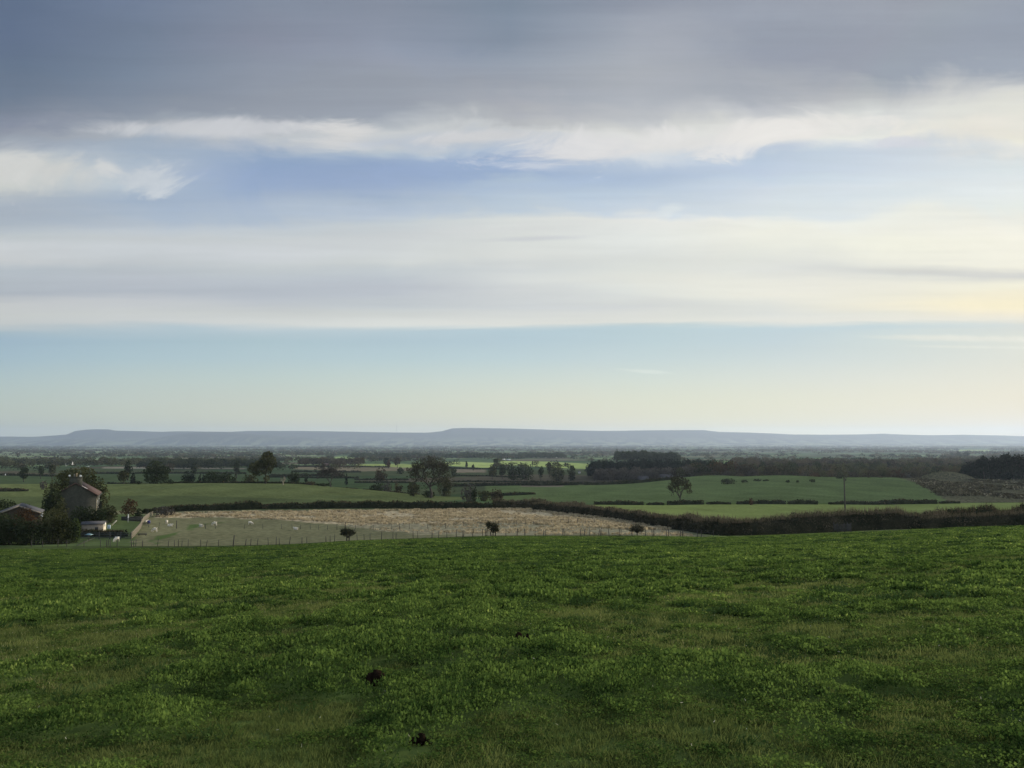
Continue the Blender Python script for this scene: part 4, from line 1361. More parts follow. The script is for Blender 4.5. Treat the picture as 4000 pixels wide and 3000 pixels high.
# middle distance: (label, px, Y, top row, width px, style, material)
MID = [
    ('greyish rounded tree left of the dark dense brow tree', 478, 425, 1836, 54, 'round', 'olive'),
    ('small dark conifers in a knot beside the greyish rounded tree', 514, 430, 1840, 24, 'conifer', 'conifer'),
    ('low dark bush on the brow at the foot of the dark dense tree, left side', 536, 378, 1877, 26, 'bush', 'dark'),
    ('small dark bush on the brow at the foot of the dark dense tree, right side', 662, 376, 1872, 24, 'bush', 'dark'),
    ('dark tree at the far side of the left-hand meadow', 86, 600, 1824, 48, 'round', 'dark'),
    ('small dark tree on the left-hand meadow skyline, first of two', 152, 760, 1817, 28, 'round', 'dark'),
    ('greyer tree on the left-hand meadow skyline, second of two', 197, 760, 1813, 32, 'round', 'olive'),
    ('greyish bush beside the left side of the garden sycamore', 164, 345, 1873, 36, 'bush', 'grey'),
    ('upright dark tree standing on the pale track left of the tall twin-crowned tree', 494, 760, 1795, 34, 'round', 'dark'),
    ('dark tree by the pale track, with a broad top', 751, 900, 1808, 28, 'round', 'dark'),
    ('dark conifer group left of the wide evergreen bushes', 730, 450, 1833, 56, 'bush', 'conifer'),
    ('small pointed conifer left of the wide evergreen bushes', 776, 455, 1847, 17, 'conifer', 'conifer'),
    ('second small pointed conifer close to the wide evergreen bushes', 791, 450, 1850, 15, 'conifer', 'conifer'),
    ('wide dark evergreen bush group on the brow, left half', 828, 392, 1837, 78, 'bush', 'dark'),
    ('wide dark evergreen bush group on the brow, right half', 878, 394, 1842, 64, 'bush', 'dark'),
    ('small dark tree between the evergreen bushes and the twin-crowned tree', 912, 450, 1853, 22, 'bush', 'dark'),
    ('grey rounded tree against the twin-crowned tree', 975, 400, 1850, 60, 'bush', 'olive'),
    ('dark round-headed tree right of the pale stump', 1142, 420, 1839, 56, 'bush', 'dark'),
    ('brown bush at the brow left of the wispy ash', 1212, 376, 1879, 52, 'bush', 'brown'),
    ('dark low bush beneath the wispy ash', 1262, 373, 1886, 60, 'bush', 'dark'),
    ('dark tree standing clear above the pale track fields', 920, 850, 1797, 30, 'round', 'dark'),
    ('round dark tree by the brick farm buildings', 1258, 1000, 1803, 24, 'round', 'brown'),
    ('small pointed conifer in the hedge beyond the wispy ash', 1351, 640, 1843, 12, 'conifer', 'conifer'),
    ('lone dark bush in the narrow green field', 1193, 620, 1842, 14, 'bush', 'dark'),
    ('brown wide thorn tree left of the big oak, further off', 1484, 650, 1824, 58, 'round', 'brown'),
    ('dark bush pair in front of the big oak crown, far field', 1562, 1000, 1824, 34, 'bush', 'dark'),
    ('dark bush group on the brow left of the big oak', 1478, 425, 1882, 64, 'bush', 'dark'),
    ('taller twiggy bush on the brow left of the big oak', 1508, 420, 1877, 54, 'bush', 'grey'),
    ('small reddish bush close left of the big oak', 1556, 400, 1884, 36, 'bush', 'brown'),
    ('dark bush at the foot of the big oak, left side', 1612, 338, 1878, 52, 'bush', 'olive'),
    ('low dark bush around the big oak trunk', 1672, 332, 1912, 54, 'bush', 'dark'),
    ('dark twiggy bush right of the big oak trunk', 1735, 420, 1860, 66, 'bush', 'olive'),
    ('round dark thorn beside the bright strip right of the big oak', 1773, 900, 1826, 26, 'bush', 'dark'),
    ('tiny dark tree on the brightest field', 1848, 1150, 1813, 13, 'round', 'dark'),
    ('tiny dark bush at the far edge of the brightest field', 1821, 1400, 1801, 11, 'bush', 'dark'),
    ('spreading tree at the end of the brightest field', 1938, 1250, 1789, 34, 'round', 'dark'),
    ('greyish tree left of the big dark double-headed clump', 1922, 810, 1814, 40, 'round', 'olive'),
    ('small dark tree joined to the double-headed clump', 1962, 830, 1812, 34, 'round', 'dark'),
    ('big dark double-headed clump of trees in mid valley, left head', 2008, 800, 1804, 62, 'bush', 'dark'),
    ('big dark double-headed clump of trees in mid valley, right head', 2052, 800, 1811, 66, 'bush', 'dark'),
    ('wide grey-brown bushy tree right of the big oak', 1832, 310, 1884, 86, 'bush', 'grey'),
    ('ivy-clad dark tree in front of the grey-brown bushy tree', 1850, 300, 1896, 28, 'bush', 'dark'),
    ('brownish round bush behind the end of the long hedge', 1938, 330, 1905, 66, 'bush', 'brown'),
    ('olive scrub bush behind the end of the long hedge, nearer the grey tree', 1893, 322, 1915, 56, 'bush', 'olive'),
    ('orange autumn tree far off left of the big oak', 1516, 1300, 1797, 18, 'round', 'rust'),
    ('dark far tree above the big oak left shoulder', 1550, 1400, 1782, 36, 'round', 'brown'),
    ('dark far tree behind the left edge of the big oak crown', 1508, 1450, 1786, 30, 'round', 'dark'),
    ('dark wide tree in mid valley, left of two', 2178, 790, 1805, 68, 'bush', 'olive'),
    ('dark wide tree in mid valley, right of two', 2232, 800, 1812, 42, 'bush', 'dark'),
    ('slim dark tree left of the two wide valley trees', 2113, 760, 1815, 24, 'round', 'dark'),
    ('thin pale green tree left of the two wide valley trees', 2146, 900, 1803, 26, 'round', 'olive'),
    ('small dark bush on the skyline of the dark green slope by the pole', 3281, 515, 1864, 26, 'bush', 'dark'),
    ('small round bush on the dark green slope, left of three', 3081, 480, 1875, 14, 'bush', 'dark'),
    ('small flat bush on the dark green slope, middle of three', 3120, 480, 1875, 14, 'bush', 'dark'),
    ('double bush on the dark green slope, right of three', 3177, 478, 1871, 30, 'bush', 'dark'),
    ('dark round bush at the hollow between the two green slopes', 2912, 500, 1873, 30, 'bush', 'dark'),
    ('taller dark bush at the hollow between the two green slopes', 2963, 505, 1870, 32, 'bush', 'dark'),
    ('long dark bushes at the edge of the hollow, left end', 2845, 495, 1868, 62, 'bush', 'dark'),
    ('low dark bush right along the hollow edge', 2994, 500, 1881, 26, 'bush', 'dark'),
    ('tiny thorn bush on the brow right of the pole', 3400, 525, 1869, 12, 'bush', 'brown'),
    ('thorn bush on the brow left of the rough heath', 3446, 525, 1867, 18, 'bush', 'brown'),
    ('lone pointed conifer standing up from the brown wood', 3478, 930, 1796, 20, 'conifer', 'conifer'),
    ('thin leafless bush poking above the right-hand hedge', 3664, 150, 1972, 46, 'bush', 'grey'),
    ('far round parkland tree, first of three on the right', 3727, 3000, 1766, 18, 'round', 'dark'),
    ('far round parkland tree, middle of three on the right', 3754, 2950, 1763, 20, 'round', 'dark'),
    ('far round parkland tree, biggest of three on the right', 3786, 2900, 1762, 26, 'round', 'dark'),
    ('dark bush in the gap of the hedge below the two green slopes', 2935, 318, 1944, 20, 'bush', 'rust'),
]
for lab, px, Y, pyt, w, st, mt in MID:
    isb = 'bush' in lab and st == 'bush' and 'tree' not in lab
    nm = 'bush' if isb else ('conifer_tree' if st == 'conifer' else 'field_tree')
    cov = 3.0 if mt == 'grey' else 5.5
    tree(nm, lab, px, Y, pyt, w, st, mt, cat='bush' if isb else 'tree', cover=cov, size=max(.22, Y * .0019))

# dark conifer plantation on the right
rg = np.random.default_rng(77)
LINE = [(3770, 1822), (3783, 1806), (3800, 1800), (3818, 1796), (3836, 1790), (3850, 1783), (3868, 1793), (3884, 1780), (3900, 1776), (3916, 1778), (3932, 1770), (3946, 1767),
        (3962, 1777), (3978, 1770), (3994, 1775), (4012, 1768), (4034, 1772), (4056, 1768)]
for i, (px, pt) in enumerate(LINE):
    for r_ in range(2):
        tree('conifer_tree', 'dark conifer of the dense plantation at the right edge', px + (7 if r_ else 0), 560 + 9 * r_ + rg.normal() * 2, pt + (3 if r_ else 0) + rg.normal() * 2, 46,
             'round' if (i + r_) % 3 else 'conifer', 'conifer', group='plantation of dark conifers at the right edge', cover=4.5, z0=.02, limbs=2, size=1.25)


# ------------------------------------------------------------------ hedges
def hedge(label, pts, wid, mat='hedge', size=None, dens=1.0, name='hedge', group='hedgerows dividing the fields', rag=.36, gaps=()):
    """pts: (px, py base row, Y, height in m)"""
    rg = np.random.default_rng(len(pts) * 7 + abs(int(pts[0][0])))
    P0 = [at(px, Y, py) for px, py, Y, hh in pts]
    Hh = [hh for *_, hh in pts]
    d = [0.0]
    for a, b in zip(P0[:-1], P0[1:]):
        d.append(d[-1] + (b - a).length)
    L = d[-1]
    Y = sum(p.y for p in P0) / len(P0)
    size = size or max(.14, Y * .0019)
    hm = sum(Hh) / len(Hh)
    Hh = [q * (.80 if q > 2.85 else .9) for q in Hh]
    n = int(min(42000, dens * L * (hm + wid) * 3.2 / (size * size)))
    t = rg.random(n) * L
    for g0, g1 in gaps:
        t = t[(t < g0 * L) | (t > g1 * L)]
    n = len(t)
    xs = np.interp(t, d, [p.x for p in P0]); ys = np.interp(t, d, [p.y for p in P0])
    hs = np.interp(t, d, Hh)
    k = np.clip(np.searchsorted(d, t) - 1, 0, len(P0) - 2)
    nrm = np.array([[-(P0[i + 1] - P0[i]).normalized().y, (P0[i + 1] - P0[i]).normalized().x] for i in range(len(P0) - 1)])[k]
    def lumpf(t):
        return 1 + rag * 2 * (fbm(t / (hm * 2.2) + pts[0][0], np.zeros(len(t)) + .5, 3, 2) - .5)
    lump = 1 + rag * 2 * (fbm(t / (hm * 2.2) + pts[0][0], np.zeros(n) + .5, 3, 2) - .5) + rag * .6 * (vnoise(t / .7, np.zeros(n) + pts[0][1], 5) - .5)
    hs = hs * lump
    # cross-section: filled dome, denser toward its skin
    a = rg.random(n) * math.pi
    r = np.where(rg.random(n) < .6, .8 + .25 * rg.random(n), rg.random(n) ** .5)
    off = np.cos(a) * r * wid * .5
    zz = np.sin(a) ** .6 * r * hs
    zz = np.where(rg.random(n) < .25, rg.random(n) * hs * .8, zz)
    x = xs + nrm[:, 0] * off
    y = ys + nrm[:, 1] * off
    z = HN(x, y) + np.maximum(zz, .05)
    v, q = cards(np.stack([x, y, z], 1), size, rg=rg)
    tone = np.clip(.5 + .8 * (vnoise(t / 1.8, zz / .9 + 30, 4) - .5) + .5 * (rg.random(n) - .5), 0, 1)
    b = MB().add(v, q, rnd=tone)
    # twiggy heart of the hedge
    ns = int(max(3, L / max(1.0, hm * .6)))
    tt = np.linspace(0, L, ns)
    hx = np.interp(tt, d, [p.x for p in P0]); hy = np.interp(tt, d, [p.y for p in P0])
    hh = np.interp(tt, d, Hh) * lumpf(tt) * .90
    hh[[0, -1]] *= .5
    kk = np.clip(np.searchsorted(d, tt) - 1, 0, len(P0) - 2)
    nn = np.array([[-(P0[i + 1] - P0[i]).normalized().y, (P0[i + 1] - P0[i]).normalized().x] for i in range(len(P0) - 1)])[kk]
    ring = [(-.36, -.1), (-.40, .5), (-.2, .92), (.2, .92), (.40, .5), (.36, -.1)]
    rv = []
    for o_, z_ in ring:
        xx, yy = hx + nn[:, 0] * o_ * wid, hy + nn[:, 1] * o_ * wid
        rv.append(np.stack([xx, yy, HN(hx, hy) + z_ * hh], 1))
    rv = np.stack(rv, 1)
    ii = np.arange(ns * 6).reshape(ns, 6)
    b.add(rv.reshape(-1, 3), np.stack([ii[:-1, :-1], ii[1:, :-1], ii[1:, 1:], ii[:-1, 1:]], -1).reshape(-1, 4), rnd=.15)
    # upright shoots along the top
    m = int(n * .10)
    kk = rg.integers(0, n, m)
    bx, by = x[kk], y[kk]
    bz = HN(bx, by) + hs[kk] * .8
    tip = np.stack([bx + rg.normal(size=m) * .15, by, bz + hs[kk] * (.25 + .22 * rg.random(m))], 1)
    base = np.stack([bx, by, bz], 1)
    s = np.array([size * .16, 0, 0])
    b.add(np.stack([base - s, base + s, tip], 1).reshape(-1, 3), t=np.arange(3 * m).reshape(m, 3), rnd=.86 + .12 * rg.random(m))
    o = b.build(name, M[mat], attr=True)
    tag(o, label, 'hedge', group)
    return o


hedge('long dark hedge along the far side of the tan pasture', [(560, 2004, 225, 1.5), (700, 1997, 235, 2.0), (770, 1996, 237, 2.1), (985, 1993, 239, 2.5), (1040, 1990, 240, 1.5), (1200, 1988, 240, 2.3), (1500, 1986, 240, 2.5), (1700, 1986, 240, 2.2), (1930, 1986, 240, 2.1)], 1.8)
hedge('thick bushy brown end of the long hedge where it meets the diagonal hedge', [(1925, 1986, 241, 3.0), (2000, 1986, 242, 3.6), (2080, 1987, 241, 3.6), (2160, 1988, 238, 3.2), (2280, 1992, 232, 2.6)], 3.4, 'hedge_brown')
hedge('tall brown diagonal hedge running down from the pasture to the field edge', [(2090, 1990, 232, 3.0), (2250, 2000, 215, 3.1), (2400, 2017, 195, 3.1), (2560, 2043, 168, 3.2), (2700, 2066, 148, 3.2), (2800, 2088, 134, 3.2), (2870, 2094, 128, 3.1)], 2.6, 'hedge_brown', dens=1.1)
hedge('tall thick hedge along the right-hand edge of the near field, by the pole', [(2820, 2094, 131, 3.0), (2950, 2092, 128, 3.2), (3100, 2086, 127, 3.9), (3250, 2080, 126, 4.0), (3400, 2073, 125, 3.9), (3500, 2070, 124, 4.0), (3600, 2067, 122, 3.0), (3700, 2063, 120, 2.9)], 4.0, 'hedge_brown', dens=1.0, rag=.2)
hedge('dark hedge continuing to the right picture edge behind the field', [(3660, 2063, 128, 3.4), (3760, 2060, 126, 3.8), (3880, 2056, 124, 3.9), (3930, 2056, 123, 3.0), (4000, 2052, 121, 3.8), (4100, 2050, 120, 4.0), (4300, 2045, 118, 4.0)], 3.2, 'hedge', dens=1.0, rag=.25)
hedge('brown scrubby hedge front at the right edge of the near field', [(3600, 2066, 117, 2.0), (3750, 2062, 115, 2.1), (3900, 2056, 113, 2.2), (4050, 2052, 111, 2.5), (4300, 2048, 109, 2.4)], 2.4, 'hedge_brown', dens=1.0, rag=.2)
HB = 'clipped hedge sections below the dark green slope'
for i, (a, b, hh, lab) in enumerate([
        (2320, 2515, 1.9, 'leftmost section of the low hedge below the dark green slope'),
        (2527, 2594, 1.3, 'short low section of hedge left of the twisting oak'),
        (2606, 2750, 2.3, 'bushy section of hedge at the foot of the twisting oak'),
        (2762, 2856, 1.3, 'low thin section of hedge right of the twisting oak'),
        (2878, 3070, 1.9, 'long even section of hedge in the middle below the slope'),
        (3078, 3194, 2.2, 'lumpy section of hedge left of the pole below the slope'),
        (3238, 3400, 1.6, 'hedge section passing behind the pole, thin on the left'),
        (3400, 3660, 2.2, 'taller lumpy hedge section right of the pole'),
        (3672, 3750, 1.3, 'last low hedge section beside the rough heath')]):
    hedge(lab, [(a, 1970, 321, hh * .7), ((a + b) / 2, 1970, 322, hh), (b, 1969, 321, hh * .8)], 1.7, 'hedge', group=HB, rag=.35)
FH = 'distant hedges across the valley fields'
for lab, pts, w, mt in [
        ('dark hedge at the far left below the first meadow', [(-60, 1912, 335, 1.5), (60, 1912, 335, 1.7), (110, 1911, 336, .9)], 1.6, 'hedge_brown'),
        ('hedge along the crest of the left part of the middle field', [(640, 1893, 388, .8), (900, 1892, 388, 1.0), (1100, 1893, 388, .9), (1250, 1897, 388, .8)], 1.4, 'hedge'),
        ('thick double hedge crossing right of the big oak, front row', [(1770, 1872, 640, 3.0), (1950, 1880, 620, 3.2), (2110, 1890, 600, 3.2), (2260, 1891, 600, 3.0)], 3.0, 'hedge'),
        ('hedge at the top of the dark green slope, left part', [(2280, 1893, 602, 2.8), (2400, 1893, 602, 3.0), (2560, 1890, 602, 3.2), (2650, 1891, 602, 2.4)], 3.0, 'hedge'),
        ('thin hedge line above the double hedge right of the big oak', [(1770, 1864, 740, 1.6), (2000, 1866, 740, 1.6), (2200, 1866, 740, 2.0)], 2.0, 'hedge'),
        ('dark hedge behind the brow bushes right of the big oak', [(1884, 1901, 430, 2.0), (1985, 1901, 430, 2.0), (2090, 1896, 440, 1.5)], 2.2, 'hedge'),
        ('upper of two dark hedges behind the brow left of the big oak', [(1385, 1861, 780, 1.6), (1490, 1863, 780, 1.8), (1596, 1864, 780, 1.8)], 2.0, 'hedge'),
        ('lower of two dark hedges behind the brow left of the big oak', [(1385, 1869, 700, 1.7), (1490, 1871, 700, 1.9), (1600, 1873, 700, 1.9)], 2.0, 'hedge'),
        ('hedge just behind the brow bushes left of the big oak', [(1418, 1911, 430, 1.4), (1520, 1914, 430, 1.9), (1640, 1918, 430, 1.8)], 1.8, 'hedge'),
        ('hedge curving down behind the wispy ash', [(1150, 1884, 480, 1.4), (1290, 1880, 500, 1.5), (1400, 1876, 520, 1.6)], 1.8, 'hedge'),
        ('long thin hedge behind the twin-crowned tree', [(1048, 1853, 860, 2.0), (1200, 1854, 850, 2.0), (1400, 1858, 830, 2.0)], 2.2, 'hedge'),
        ('hedge beyond the long thin hedge behind the twin-crowned tree', [(1052, 1848, 920, 2.5), (1180, 1848, 920, 2.8), (1345, 1851, 900, 2.6)], 2.6, 'hedge'),
        ('short hedge right of the tallest tree, close behind the brow', [(1048, 1880, 460, 1.6), (1110, 1882, 460, 1.8)], 1.8, 'hedge'),
        ('hedge above the pale tan strips in the mid valley', [(1148, 1822, 1450, 3.0), (1300, 1822, 1450, 2.6), (1520, 1826, 1400, 2.5)], 3.0, 'hedge'),
        ('hedge below the tan strip in the mid valley', [(1140, 1838, 1090, 3.0), (1260, 1838, 1090, 3.0), (1410, 1840, 1080, 2.6)], 3.0, 'hedge'),
        ('hedge under the brightest field', [(1740, 1822, 1330, 2.6), (1850, 1829, 1250, 2.6), (1990, 1828, 1250, 2.6)], 2.8, 'hedge'),
        ('hedge below the tan field beside the brightest field', [(1770, 1847, 920, 1.6), (1900, 1850, 900, 1.6), (2060, 1856, 860, 1.8)], 2.0, 'hedge'),
        ('dark hedge beneath the pale track on the left', [(280, 1836, 1010, 2.6), (520, 1836, 1010, 2.6), (780, 1835, 1020, 2.6), (960, 1836, 1010, 2.4)], 2.8, 'hedge'),
        ('dark hedge across the left meadows', [(-60, 1838, 900, 2.6), (120, 1840, 880, 2.6), (300, 1842, 880, 2.4)], 2.6, 'hedge'),
        ('lower hedge across the left meadows, ragged', [(420, 1861, 640, 1.6), (520, 1862, 640, 1.8), (620, 1862, 640, 1.6), (900, 1862, 640, 1.4)], 2.0, 'hedge'),
        ('dark hedge in front of the valley wood', [(2200, 1872, 720, 2.4), (2360, 1872, 720, 2.8), (2560, 1872, 710, 3.0)], 2.6, 'hedge'),
]:
    hedge(lab, pts, w, mt, group=FH, rag=.45)
_hz = lambda px: Vof(2067) * 141 - at(px, 141, 2090).z
hedge('low dark clipped hedge in front of the garden hut', [(313, 2090, 141, _hz(313)), (400, 2090, 141, _hz(400)), (494, 2090, 141, _hz(494))], 1.4, 'hedge', group='hedge in the cottage garden', rag=.08)


# ------------------------------------------------------------------ woods and countless far trees (one mass each)
def mass(name, label, pts, mats, kind='stuff', seed=3, cover=3.2, smin=.0017):
    """pts: array of x, y, width, height per tree; mats: material"""
    rg = np.random.default_rng(seed)
    x, y, w, h = pts
    z = HN(x, y)
    b = MB()
    n = np.clip((cover * w * h / (np.maximum(y * smin, .5) ** 2)), 10, 260).astype(int)
    idx = np.repeat(np.arange(len(x)), n)
    N = len(idx)
    d = rg.normal(size=(N, 3))
    d /= np.linalg.norm(d, axis=1, keepdims=True)
    d[:, 2] = np.where(d[:, 2] < -.3, -d[:, 2], d[:, 2])
    r = (rg.random(N) ** .3)[:, None]
    lump = (1 + .28 * (vnoise(d[:, 0] * 2.5 + idx * 3.7, d[:, 2] * 2.5 + idx, 2) - .5))[:, None]
    P = d * r * lump * np.stack([w[idx] / 2, w[idx] / 2, h[idx] * .56], 1)
    P += np.stack([x[idx], y[idx], z[idx] + h[idx] * .44], 1)
    v, q = cards(P, np.maximum(y[idx] * smin, .5), rg=rg)
    tone = np.clip(rg.random(len(x))[idx] * .9 + .25 * (rg.random(N) - .3) + .25 * d[:, 2] - .1, 0, 1)  # crown shading put into the leaf tone: lighter tops, darker sides
    b.add(v, q, rnd=tone)
    o = b.build(name, M[mats], attr=True)
    tag(o, label, kind=kind)
    return o


def wood(name, label, poly, Y0, Y1, n, hgt, mat, seed, wid=11.):
    """trees filling the area seen between the photograph's columns of poly=(px0,px1), from Y0 to Y1"""
    rg = np.random.default_rng(seed)
    y = Y0 + (Y1 - Y0) * rg.random(n)
    px = poly[0] + (poly[1] - poly[0]) * rg.random(n)
    x = ((px - 2000) / FPX) * y
    h = hgt * (.55 + .45 * rg.random(n) + .75 * fbm(x / 60., y / 90., 2, 1))
    w = wid * (.55 + .8 * rg.random(n))
    return mass(name, label, (x, y, w, h), mat, seed=seed)


for _m, _n, _s, _h, _l in (('brown', 200, 21, 10.5, 'brown autumn trees mixed through the valley wood beyond the green slopes'), ('olive', 170, 22, 11.5, 'olive trees mixed through the valley wood beyond the green slopes'),
                       ('dark', 90, 31, 12.5, 'darker evergreens mixed through the valley wood'), ('grey', 90, 32, 9.5, 'pale grey leafless trees mixed through the valley wood'), ('rust', 40, 33, 10., 'a few rusty trees in the valley wood')):
    wood('valley_wood', _l, (2640, 3790), 640, 1060, _n, _h, _m, _s, 13.)
wood('dark_wood', 'dark evergreen block on the left of the valley wood', (2300, 2520), 820, 930, 170, 16., 'conifer', 23)
wood('dark_wood', 'dark evergreen block in the middle of the valley wood', (2505, 2860), 800, 900, 190, 15., 'conifer', 24)
wood('grey_wood', 'greyish broadleaved trees in front of the dark evergreen blocks', (2330, 2700), 700, 790, 170, 11., 'grey', 25, 10.)
wood('hilltop_wood', 'rounded dark clump of trees on the low hill', (2404, 2640), 1465, 1560, 150, 16., 'dark', 26, 18.)
wood('valley_wood', 'brown wood rising behind toward the plain on the right', (2850, 4100), 1100, 1700, 520, 12., 'brown', 27, 17.)
wood('valley_wood', 'dull wooded belt at the far left behind the meadows', (-100, 960), 1350, 1900, 330, 11., 'olive', 28, 17.)
wood('dark_wood', 'dark wooded belt behind the pale track', (560, 1100), 1200, 1420, 150, 12., 'dark', 29, 15.)
wood('dark_wood', 'long dark wooded belt across the centre of the plain', (1380, 2200), 2600, 3200, 230, 14., 'dark', 30, 36.)
wood('dark_wood', 'dark tree belt left of the hill clump', (1180, 1420), 1500, 1700, 110, 12., 'brown', 34, 18.)


def plain_trees():
    rg = np.random.default_rng(40)
    for mat, N, sd_, lab in (('olive', 5200, 1, 'countless hedgerow trees and copses spread over the hazy plain'), ('dark', 4200, 2, 'darker copses spread over the hazy plain'), ('brown', 3800, 3, 'brown autumn copses spread over the hazy plain')):
        y = np.exp(np.log(1050) + (np.log(15000) - np.log(1050)) * rg.random(N))
        u = (rg.random(N) * 2 - 1) * .80
        x = u * y
        cid, edge = cell_of(x, y)
        copse = fbm(x / 900., y / 1300., 3, 6) + np.clip((y - 2500) / 9000., 0, .16)
        keep = (edge < 8) | (copse > .60)
        x, y, copse = x[keep], y[keep], copse[keep]
        # leave the bright fields open
        px, py = project(x, y, H0(x, y))
        ok = np.ones(len(x), bool)
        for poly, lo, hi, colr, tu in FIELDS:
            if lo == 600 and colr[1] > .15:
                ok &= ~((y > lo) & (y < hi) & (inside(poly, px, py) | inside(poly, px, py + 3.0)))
        x, y = x[ok], y[ok]
        n = len(x)
        w = np.maximum(10 + 6 * rg.random(n), y * .0085 * (.6 + .9 * rg.random(n)))
        h = np.minimum(9 + 6 * rg.random(n), 16.)
        mass('distant_trees', lab, (x, y, w, h), mat, seed=50 + sd_, cover=1.6, smin=.0016)


plain_trees()


def area_scatter(name, label, poly, Y0, Y1, den, size, hgt, mat, seed, thr=0.0, ns=8.0, upright=True):
    rg = np.random.default_rng(seed)
    us = [Uof(p[0], p[1]) for p in poly]
    y = np.sqrt(rg.random(int(den * (max(us) - min(us)) * (Y1 * Y1 - Y0 * Y0) / 2)) * (Y1 * Y1 - Y0 * Y0) + Y0 * Y0)
    x = (min(us) + (max(us) - min(us)) * rg.random(len(y))) * y
    z = HN(x, y)
    px, py = project(x, y, z)
    k = inside(poly, px, py) & (fbm(x / ns + 3, y / ns, 3, 5) > thr)
    x, y, z = x[k], y[k], z[k]
    n = len(x)
    if upright:
        m = 3
        x, y, z = (np.repeat(a, m) for a in (x, y, z))
        n = len(x)
        B = np.stack([x + rg.normal(size=n) * size * .3, y + rg.normal(size=n) * size * .3, z - .03], 1)
        an = rg.random(n) * 3.14
        s = np.stack([np.cos(an), np.sin(an), np.zeros(n)], 1) * size * .5
        T = B + np.stack([rg.normal(size=n) * hgt * .3, rg.normal(size=n) * hgt * .3, hgt * (.6 + .7 * rg.random(n))], 1)
        v = np.stack([B - s * .6, B + s * .6, T + s, T - s], 1).reshape(-1, 3)
        q = np.arange(4 * n).reshape(n, 4)
    else:
        m = 9
        x, y, z = (np.repeat(a, m) for a in (x, y, z))
        n = len(x)
        P = np.stack([x + rg.normal(size=n) * size * .9, y + rg.normal(size=n) * size * .9, z + hgt * rg.random(n)], 1)
        v, q = cards(P, size, up=.3, rg=rg)
    o = MB().add(v, q, rnd=np.repeat(rg.random(n // m), m) * .7 + rg.random(n) * .3).build(name, M[mat], attr=True)
    tag(o, label, kind='stuff')


area_scatter('tussock_grass', 'dry tan tussocks over the upper half of the pasture', FIELDS[1][0], 125, 250, 1.6, .42, .40, 'dry', 61, .40, 7.)
area_scatter('pasture_grass', 'duller tussocks in the lower pasture between the fences', FIELDS[2][0], 124, 250, .6, .35, .28, 'dry', 62, .50, 6.)
area_scatter('heath_scrub', 'brown bracken and scrub over the rough heath on the right', [(3560, 1880), (3600, 1862), (3700, 1846), (3800, 1872), (4200, 1872), (4200, 1964), (3712, 1962), (3640, 1915)], 323, 640, .16, 1.1, .9, 'heath', 63, .50, 22., False)


# ------------------------------------------------------------------ fences
def post_mesh(b, h, r, lean=(0, 0)):
    b.tube([(0, 0, -.25), (lean[0] * .5, lean[1] * .5, h * .5), (lean[0], lean[1], h)], [r * 1.05, r, r * .9], 6)
    return b


def wire_fence(label, posts, Y, h, tall, seed, wires=(.35, .7, 1.02), pyb=2095):
    rg = np.random.default_rng(seed)
    posts = sorted(posts)
    P = [at(px, Y(px), pyb) for px in posts]
    root = empty('fence', P[0], label, 'fence', None)
    o = P[0]
    for px, p in zip(posts, P):
        t = px in tall
        hh = h * (1.55 if t else .85 + .3 * rg.random())
        r = .085 if t else .042 + .02 * rg.random()
        le = rg.normal() * .06 + (.16 if rg.random() < .12 else 0)
        m = post_mesh(MB(), hh, r, (le, rg.normal() * .05))
        b = m.build('post', M['post'], root)
        b.location = p - o
    for k, wz in enumerate(wires):
        b = MB()
        pts = []
        for p in P:
            pts.append(p - o + Vector((0, 0, wz)))
        b.tube(pts, .006, 4, cap=False)
        b.build('wire', M['wire'], root)
    return root


FRONT = [124, 169, 228, 262, 330, 394, 417, 423, 432, 458, 516, 524, 531, 558, 616, 658, 683, 698, 711, 736, 786, 806, 854, 911, 959, 980, 1005, 1049, 1079, 1092, 1130, 1180, 1199,
         1274, 1290, 1307, 1396, 1423, 1446, 1490, 1535, 1547, 1614, 1632, 1687, 1713, 1746, 1782, 1807, 1811, 1845, 1884, 1896, 1901, 1976, 2020, 2051, 2090, 2124, 2131, 2197, 2204,
         2268, 2282, 2304, 2338, 2345, 2351, 2380, 2419, 2425, 2469, 2521, 2548, 2554, 2605, 2611, 2658, 2667, 2725, 2739, 2788]
wire_fence('long post and wire fence along the bottom edge of the near field', FRONT, lambda px: 119.4, 1.08, {911}, 71, pyb=2100)
BACKF = [620, 690, 803, 842, 953, 1027, 1099, 1141, 1174, 1212, 1245, 1279, 1316, 1348, 1388, 1459, 1530, 1561, 1599, 1671, 1741, 1811, 1864, 1879, 1915, 1949, 2017, 2051, 2085, 2124, 2154, 2188, 2222, 2256, 2286, 2320]
wire_fence('second fence of darker posts across the middle of the tan pasture', BACKF, lambda px: float(np.interp(px, [600, 800, 1100, 1500, 2000, 2320], [166, 170, 173, 174, 175, 177])), 1.12, {690, 1348}, 72, pyb=2060)


